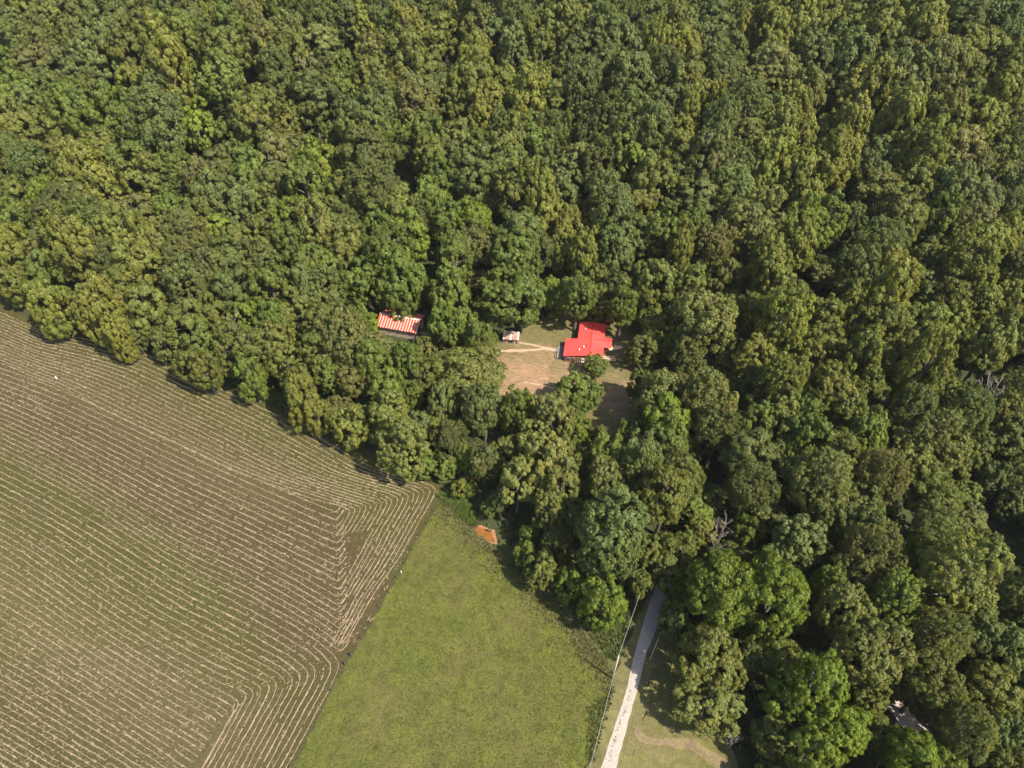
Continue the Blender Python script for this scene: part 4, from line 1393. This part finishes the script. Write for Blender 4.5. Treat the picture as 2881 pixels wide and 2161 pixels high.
def tree_label(t, style):
    u, v = t['q'][0], t['q'][1]
    col = TONES[t['tone']][2]
    best = min(MARKS, key=lambda m: math.hypot(m[0][0] - u, m[0][1] - v))
    d = math.hypot(best[0][0] - u, best[0][1] - v)
    cand = []
    if d < 330:
        k = int(round((math.degrees(math.atan2(u - best[0][0], best[0][1] - v)) % 360) / 30)) % 12 or 12
        n = max(1, int(round(d / 50)))
        cand.append('%s %s tree %s half-roof-widths from the %s toward %s o\'clock' % (col, SHAPE[style], NUM[n], best[1], NUM[k]))
    a, b = int(min(99, max(0, u / PW * 100))), int(min(99, max(0, v / PH * 100)))
    size = 'broad' if t['R'] > 7.6 else ('small' if t['R'] < 4.6 else 'middling')
    cand.append('%s %s tree %s percent across and %s percent down the photo' % (col, SHAPE[style], numword(a), numword(b)))
    cand.append('%s %s %s tree %s percent across, %s percent down the photo' % (size, col, SHAPE[style], numword(a), numword(b)))
    for c in cand:
        if c not in used_labels:
            used_labels.add(c)
            return c
    return cand[-1]


hidden = []
for i, t in enumerate(trees):
    tr = random.Random(i * 7 + 1)
    need = 6 if t['traced'] else 26
    base, styles, _ = TONES[t['tone']]
    style = tr.choice(styles)
    if t['R'] < 3.1 and t['traced']:
        style = 'shrub'
    bank = FINE if style in FINE and t['R'] / max(60.0, t['q'][2] if t['q'] else 999.0) > 0.034 else CROWNS
    k = tr.randrange(len(bank[style]))
    rot = tr.uniform(0, 6.28)
    f = tr.uniform(0.86, 1.14)
    col = tuple(max(0.01, c * f * tr.uniform(0.96, 1.04)) for c in base)
    wide = tr.uniform(0.94, 1.06)
    sx, sy, sz = t['R'] * wide, t['R'] * (2 - wide), t['b'] * (1.12 if style == 'tall' else 1.0)
    t.update(style=style, k=k, rot=rot, col=col, s=(sx, sy, sz))
    if counts[i] < need or t['q'] is None:
        hidden.append(t)
        continue
    grp = 'small trees and shrubs' if style == 'shrub' else ('trees of the wooded hillside' if t['gz'] > 4 else 'trees of the lower woods')
    root = empty(KINDS[style], (t['x'], t['y'], t['gz']), 0, tree_label(t, style), 'shrub' if style == 'shrub' else 'tree', grp)
    tk = mesh_obj('trunk', TRUNKS[i % 5], None, root)
    tk.scale = (t['H'] * (0.8 + 0.1 * (i % 4)),) * 2 + (t['H'],)
    tk.rotation_euler = (0, 0, rot * 1.7)
    cr = mesh_obj('crown', bank[style][k], None, root)
    cr.location = (0, 0, t['cz'] - t['gz'])
    cr.scale = (sx, sy, sz)
    cr.rotation_euler = (tr.uniform(-0.08, 0.08), tr.uniform(-0.08, 0.08), rot)
    cr.color = (*col, 1)


# the rest of the woods: hidden understorey and what lies beyond the frame, one mass
def woods_mass(items):
    pts = bpy.data.meshes.new('woods')
    pts.from_pydata([(t['x'], t['y'], t['cz']) for t in items], [], [])
    a = pts.attributes.new('size', 'FLOAT_VECTOR', 'POINT')
    a.data.foreach_set('vector', [c for t in items for c in t['s']])
    a = pts.attributes.new('turn', 'FLOAT', 'POINT')
    a.data.foreach_set('value', [t['rot'] for t in items])
    a = pts.attributes.new('pick', 'INT', 'POINT')
    a.data.foreach_set('value', [j % 4 for j in range(len(items))])
    o = mesh_obj('woods', pts)
    o.color = (0.085, 0.105, 0.028, 1)
    src = []
    lib = bpy.data.collections.new('woods_source')
    for j, (s, col) in enumerate((('round', (0.085, 0.1, 0.024)), ('layered', (0.07, 0.08, 0.024)), ('clumpy', (0.08, 0.115, 0.024)), ('tall', (0.12, 0.12, 0.026)))):
        c = bpy.data.objects.new('woods_source_%d' % j, CROWNS[s][j])
        c.color = (*col, 1)
        lib.objects.link(c)
    ng = bpy.data.node_groups.new('woods', 'GeometryNodeTree')
    ng.interface.new_socket('Geometry', in_out='INPUT', socket_type='NodeSocketGeometry')
    ng.interface.new_socket('Geometry', in_out='OUTPUT', socket_type='NodeSocketGeometry')
    gi, go = ng.nodes.new('NodeGroupInput'), ng.nodes.new('NodeGroupOutput')
    ci = ng.nodes.new('GeometryNodeCollectionInfo')
    ci.inputs['Collection'].default_value = lib
    ci.inputs['Separate Children'].default_value = True
    iop = ng.nodes.new('GeometryNodeInstanceOnPoints')
    iop.inputs['Pick Instance'].default_value = True

    def named(nm, ty):
        n = ng.nodes.new('GeometryNodeInputNamedAttribute')
        n.data_type = ty
        n.inputs[0].default_value = nm
        return n.outputs[0]
    cx = ng.nodes.new('ShaderNodeCombineXYZ')
    ng.links.new(named('turn', 'FLOAT'), cx.inputs[2])
    ng.links.new(gi.outputs[0], iop.inputs['Points'])
    ng.links.new(ci.outputs[0], iop.inputs['Instance'])
    ng.links.new(named('pick', 'INT'), iop.inputs['Instance Index'])
    ng.links.new(cx.outputs[0], iop.inputs['Rotation'])
    ng.links.new(named('size', 'FLOAT_VECTOR'), iop.inputs['Scale'])
    ng.links.new(iop.outputs[0], go.inputs[0])
    md = o.modifiers.new('woods', 'NODES')
    md.node_group = ng
    tag(o, 'unbroken woods beyond and beneath the nearer crowns', 'woods', kind='stuff')


woods_mass(hidden)
UG = [at(x, y).to_2d() for x, y in ((-60, 820), (-60, -40), (2940, -40), (2940, 2250), (2060, 2250), (1990, 2000), (1880, 1650), (1720, 1890), (1480, 1610), (1240, 1380), (900, 1210), (300, 950))]
OFF_NOW = [W_YARD, ROAD_SEEN, W_SIDE, W_LAWN, W_POND, BARN_PLOT]
bare = lambda x, y, r: not any(inside(x, y, P_) for P_ in OFF_NOW)
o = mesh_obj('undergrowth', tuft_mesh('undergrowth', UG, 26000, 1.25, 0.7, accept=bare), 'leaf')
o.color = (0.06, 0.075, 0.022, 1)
tag(o, 'dark undergrowth on the woodland floor', 'undergrowth', kind='stuff')


# ------------------------------------------------------------------ bare trees
def bare_tree(px, py, hgt, label, seed):
    woods = hgt > 12
    tall = hgt * 1.25 if woods else hgt
    p = at(px, py, tall * (0.78 if woods else 0.6))
    r = random.Random(seed)
    gz = ground(p.x, p.y)
    root = empty('bare_tree', (p.x, p.y, gz), 0, label, 'tree', 'dead bare trees')
    tr, br = MB(), MB()
    pts = [Vector((0, 0, -0.3))]
    for k in range(1, 6):
        pts.append(Vector((r.uniform(-0.35, 0.35) * k * 0.5, r.uniform(-0.35, 0.35) * k * 0.5, tall * k / 5.0)))
    rad = 0.009 * tall + 0.03
    tr.tube(pts, [rad * (1 - 0.17 * k) for k in range(6)], 7)

    def grow(base, d, ln, ra, depth):
        mid = base + d * ln * 0.5 + Vector((r.uniform(-0.12, 0.12), r.uniform(-0.12, 0.12), 0.05)) * ln
        end = base + d * ln + Vector((r.uniform(-0.1, 0.1), r.uniform(-0.1, 0.1), 0.12)) * ln
        br.tube([base, mid, end], [ra, ra * 0.75, ra * 0.45], 5)
        if depth > 0:
            for _ in range(r.choice((2, 3))):
                nd_ = (d + Vector((r.uniform(-0.9, 0.9), r.uniform(-0.9, 0.9), r.uniform(-0.1, 0.7)))).normalized()
                grow(mid.lerp(end, r.uniform(0.0, 1.0)), nd_, ln * r.uniform(0.45, 0.7), ra * 0.55, depth - 1)
    for k in range(13):
        f = 0.42 + 0.57 * k / 12
        i = min(4, int(f * 5))
        base = pts[i].lerp(pts[i + 1], f * 5 - i)
        a = k * 2.4 + r.uniform(-0.5, 0.5)
        d = Vector((math.cos(a), math.sin(a), r.uniform(0.45, 1.1))).normalized()
        grow(base, d, tall * r.uniform(0.09, 0.2) * (1.25 - 0.5 * f), rad * 0.42, 2)
    tr.build('trunk', 'deadwood', root, True)
    br.build('branches', 'deadwood', root, True)


for i, (px, py, h, lab) in enumerate(DEAD_PX):
    bare_tree(px, py, h, lab, 60 + i)
print('TREES', len(trees), 'shown', len(trees) - len(hidden), 'hidden', len(hidden), 'traced', sum(t['traced'] for t in trees))

# ------------------------------------------------------------------ the faint summer haze between the camera and the far hillside
hz = MB()
hz.box((-5200, -3200, -16), (5200, 6200, 176))
haze = hz.build('haze', None)
hm = bpy.data.materials.new('haze')
hm.use_nodes = True
hm.node_tree.nodes.clear()
h_out = hm.node_tree.nodes.new('ShaderNodeOutputMaterial')
h_vol = hm.node_tree.nodes.new('ShaderNodeVolumePrincipled')
h_vol.inputs['Color'].default_value = (0.86, 0.9, 0.95, 1)
h_vol.inputs['Density'].default_value = 0.000028
hm.node_tree.links.new(h_vol.outputs[0], h_out.inputs['Volume'])
haze.data.materials.append(hm)
tag(haze, 'faint summer haze over the woods', 'haze', kind='stuff')
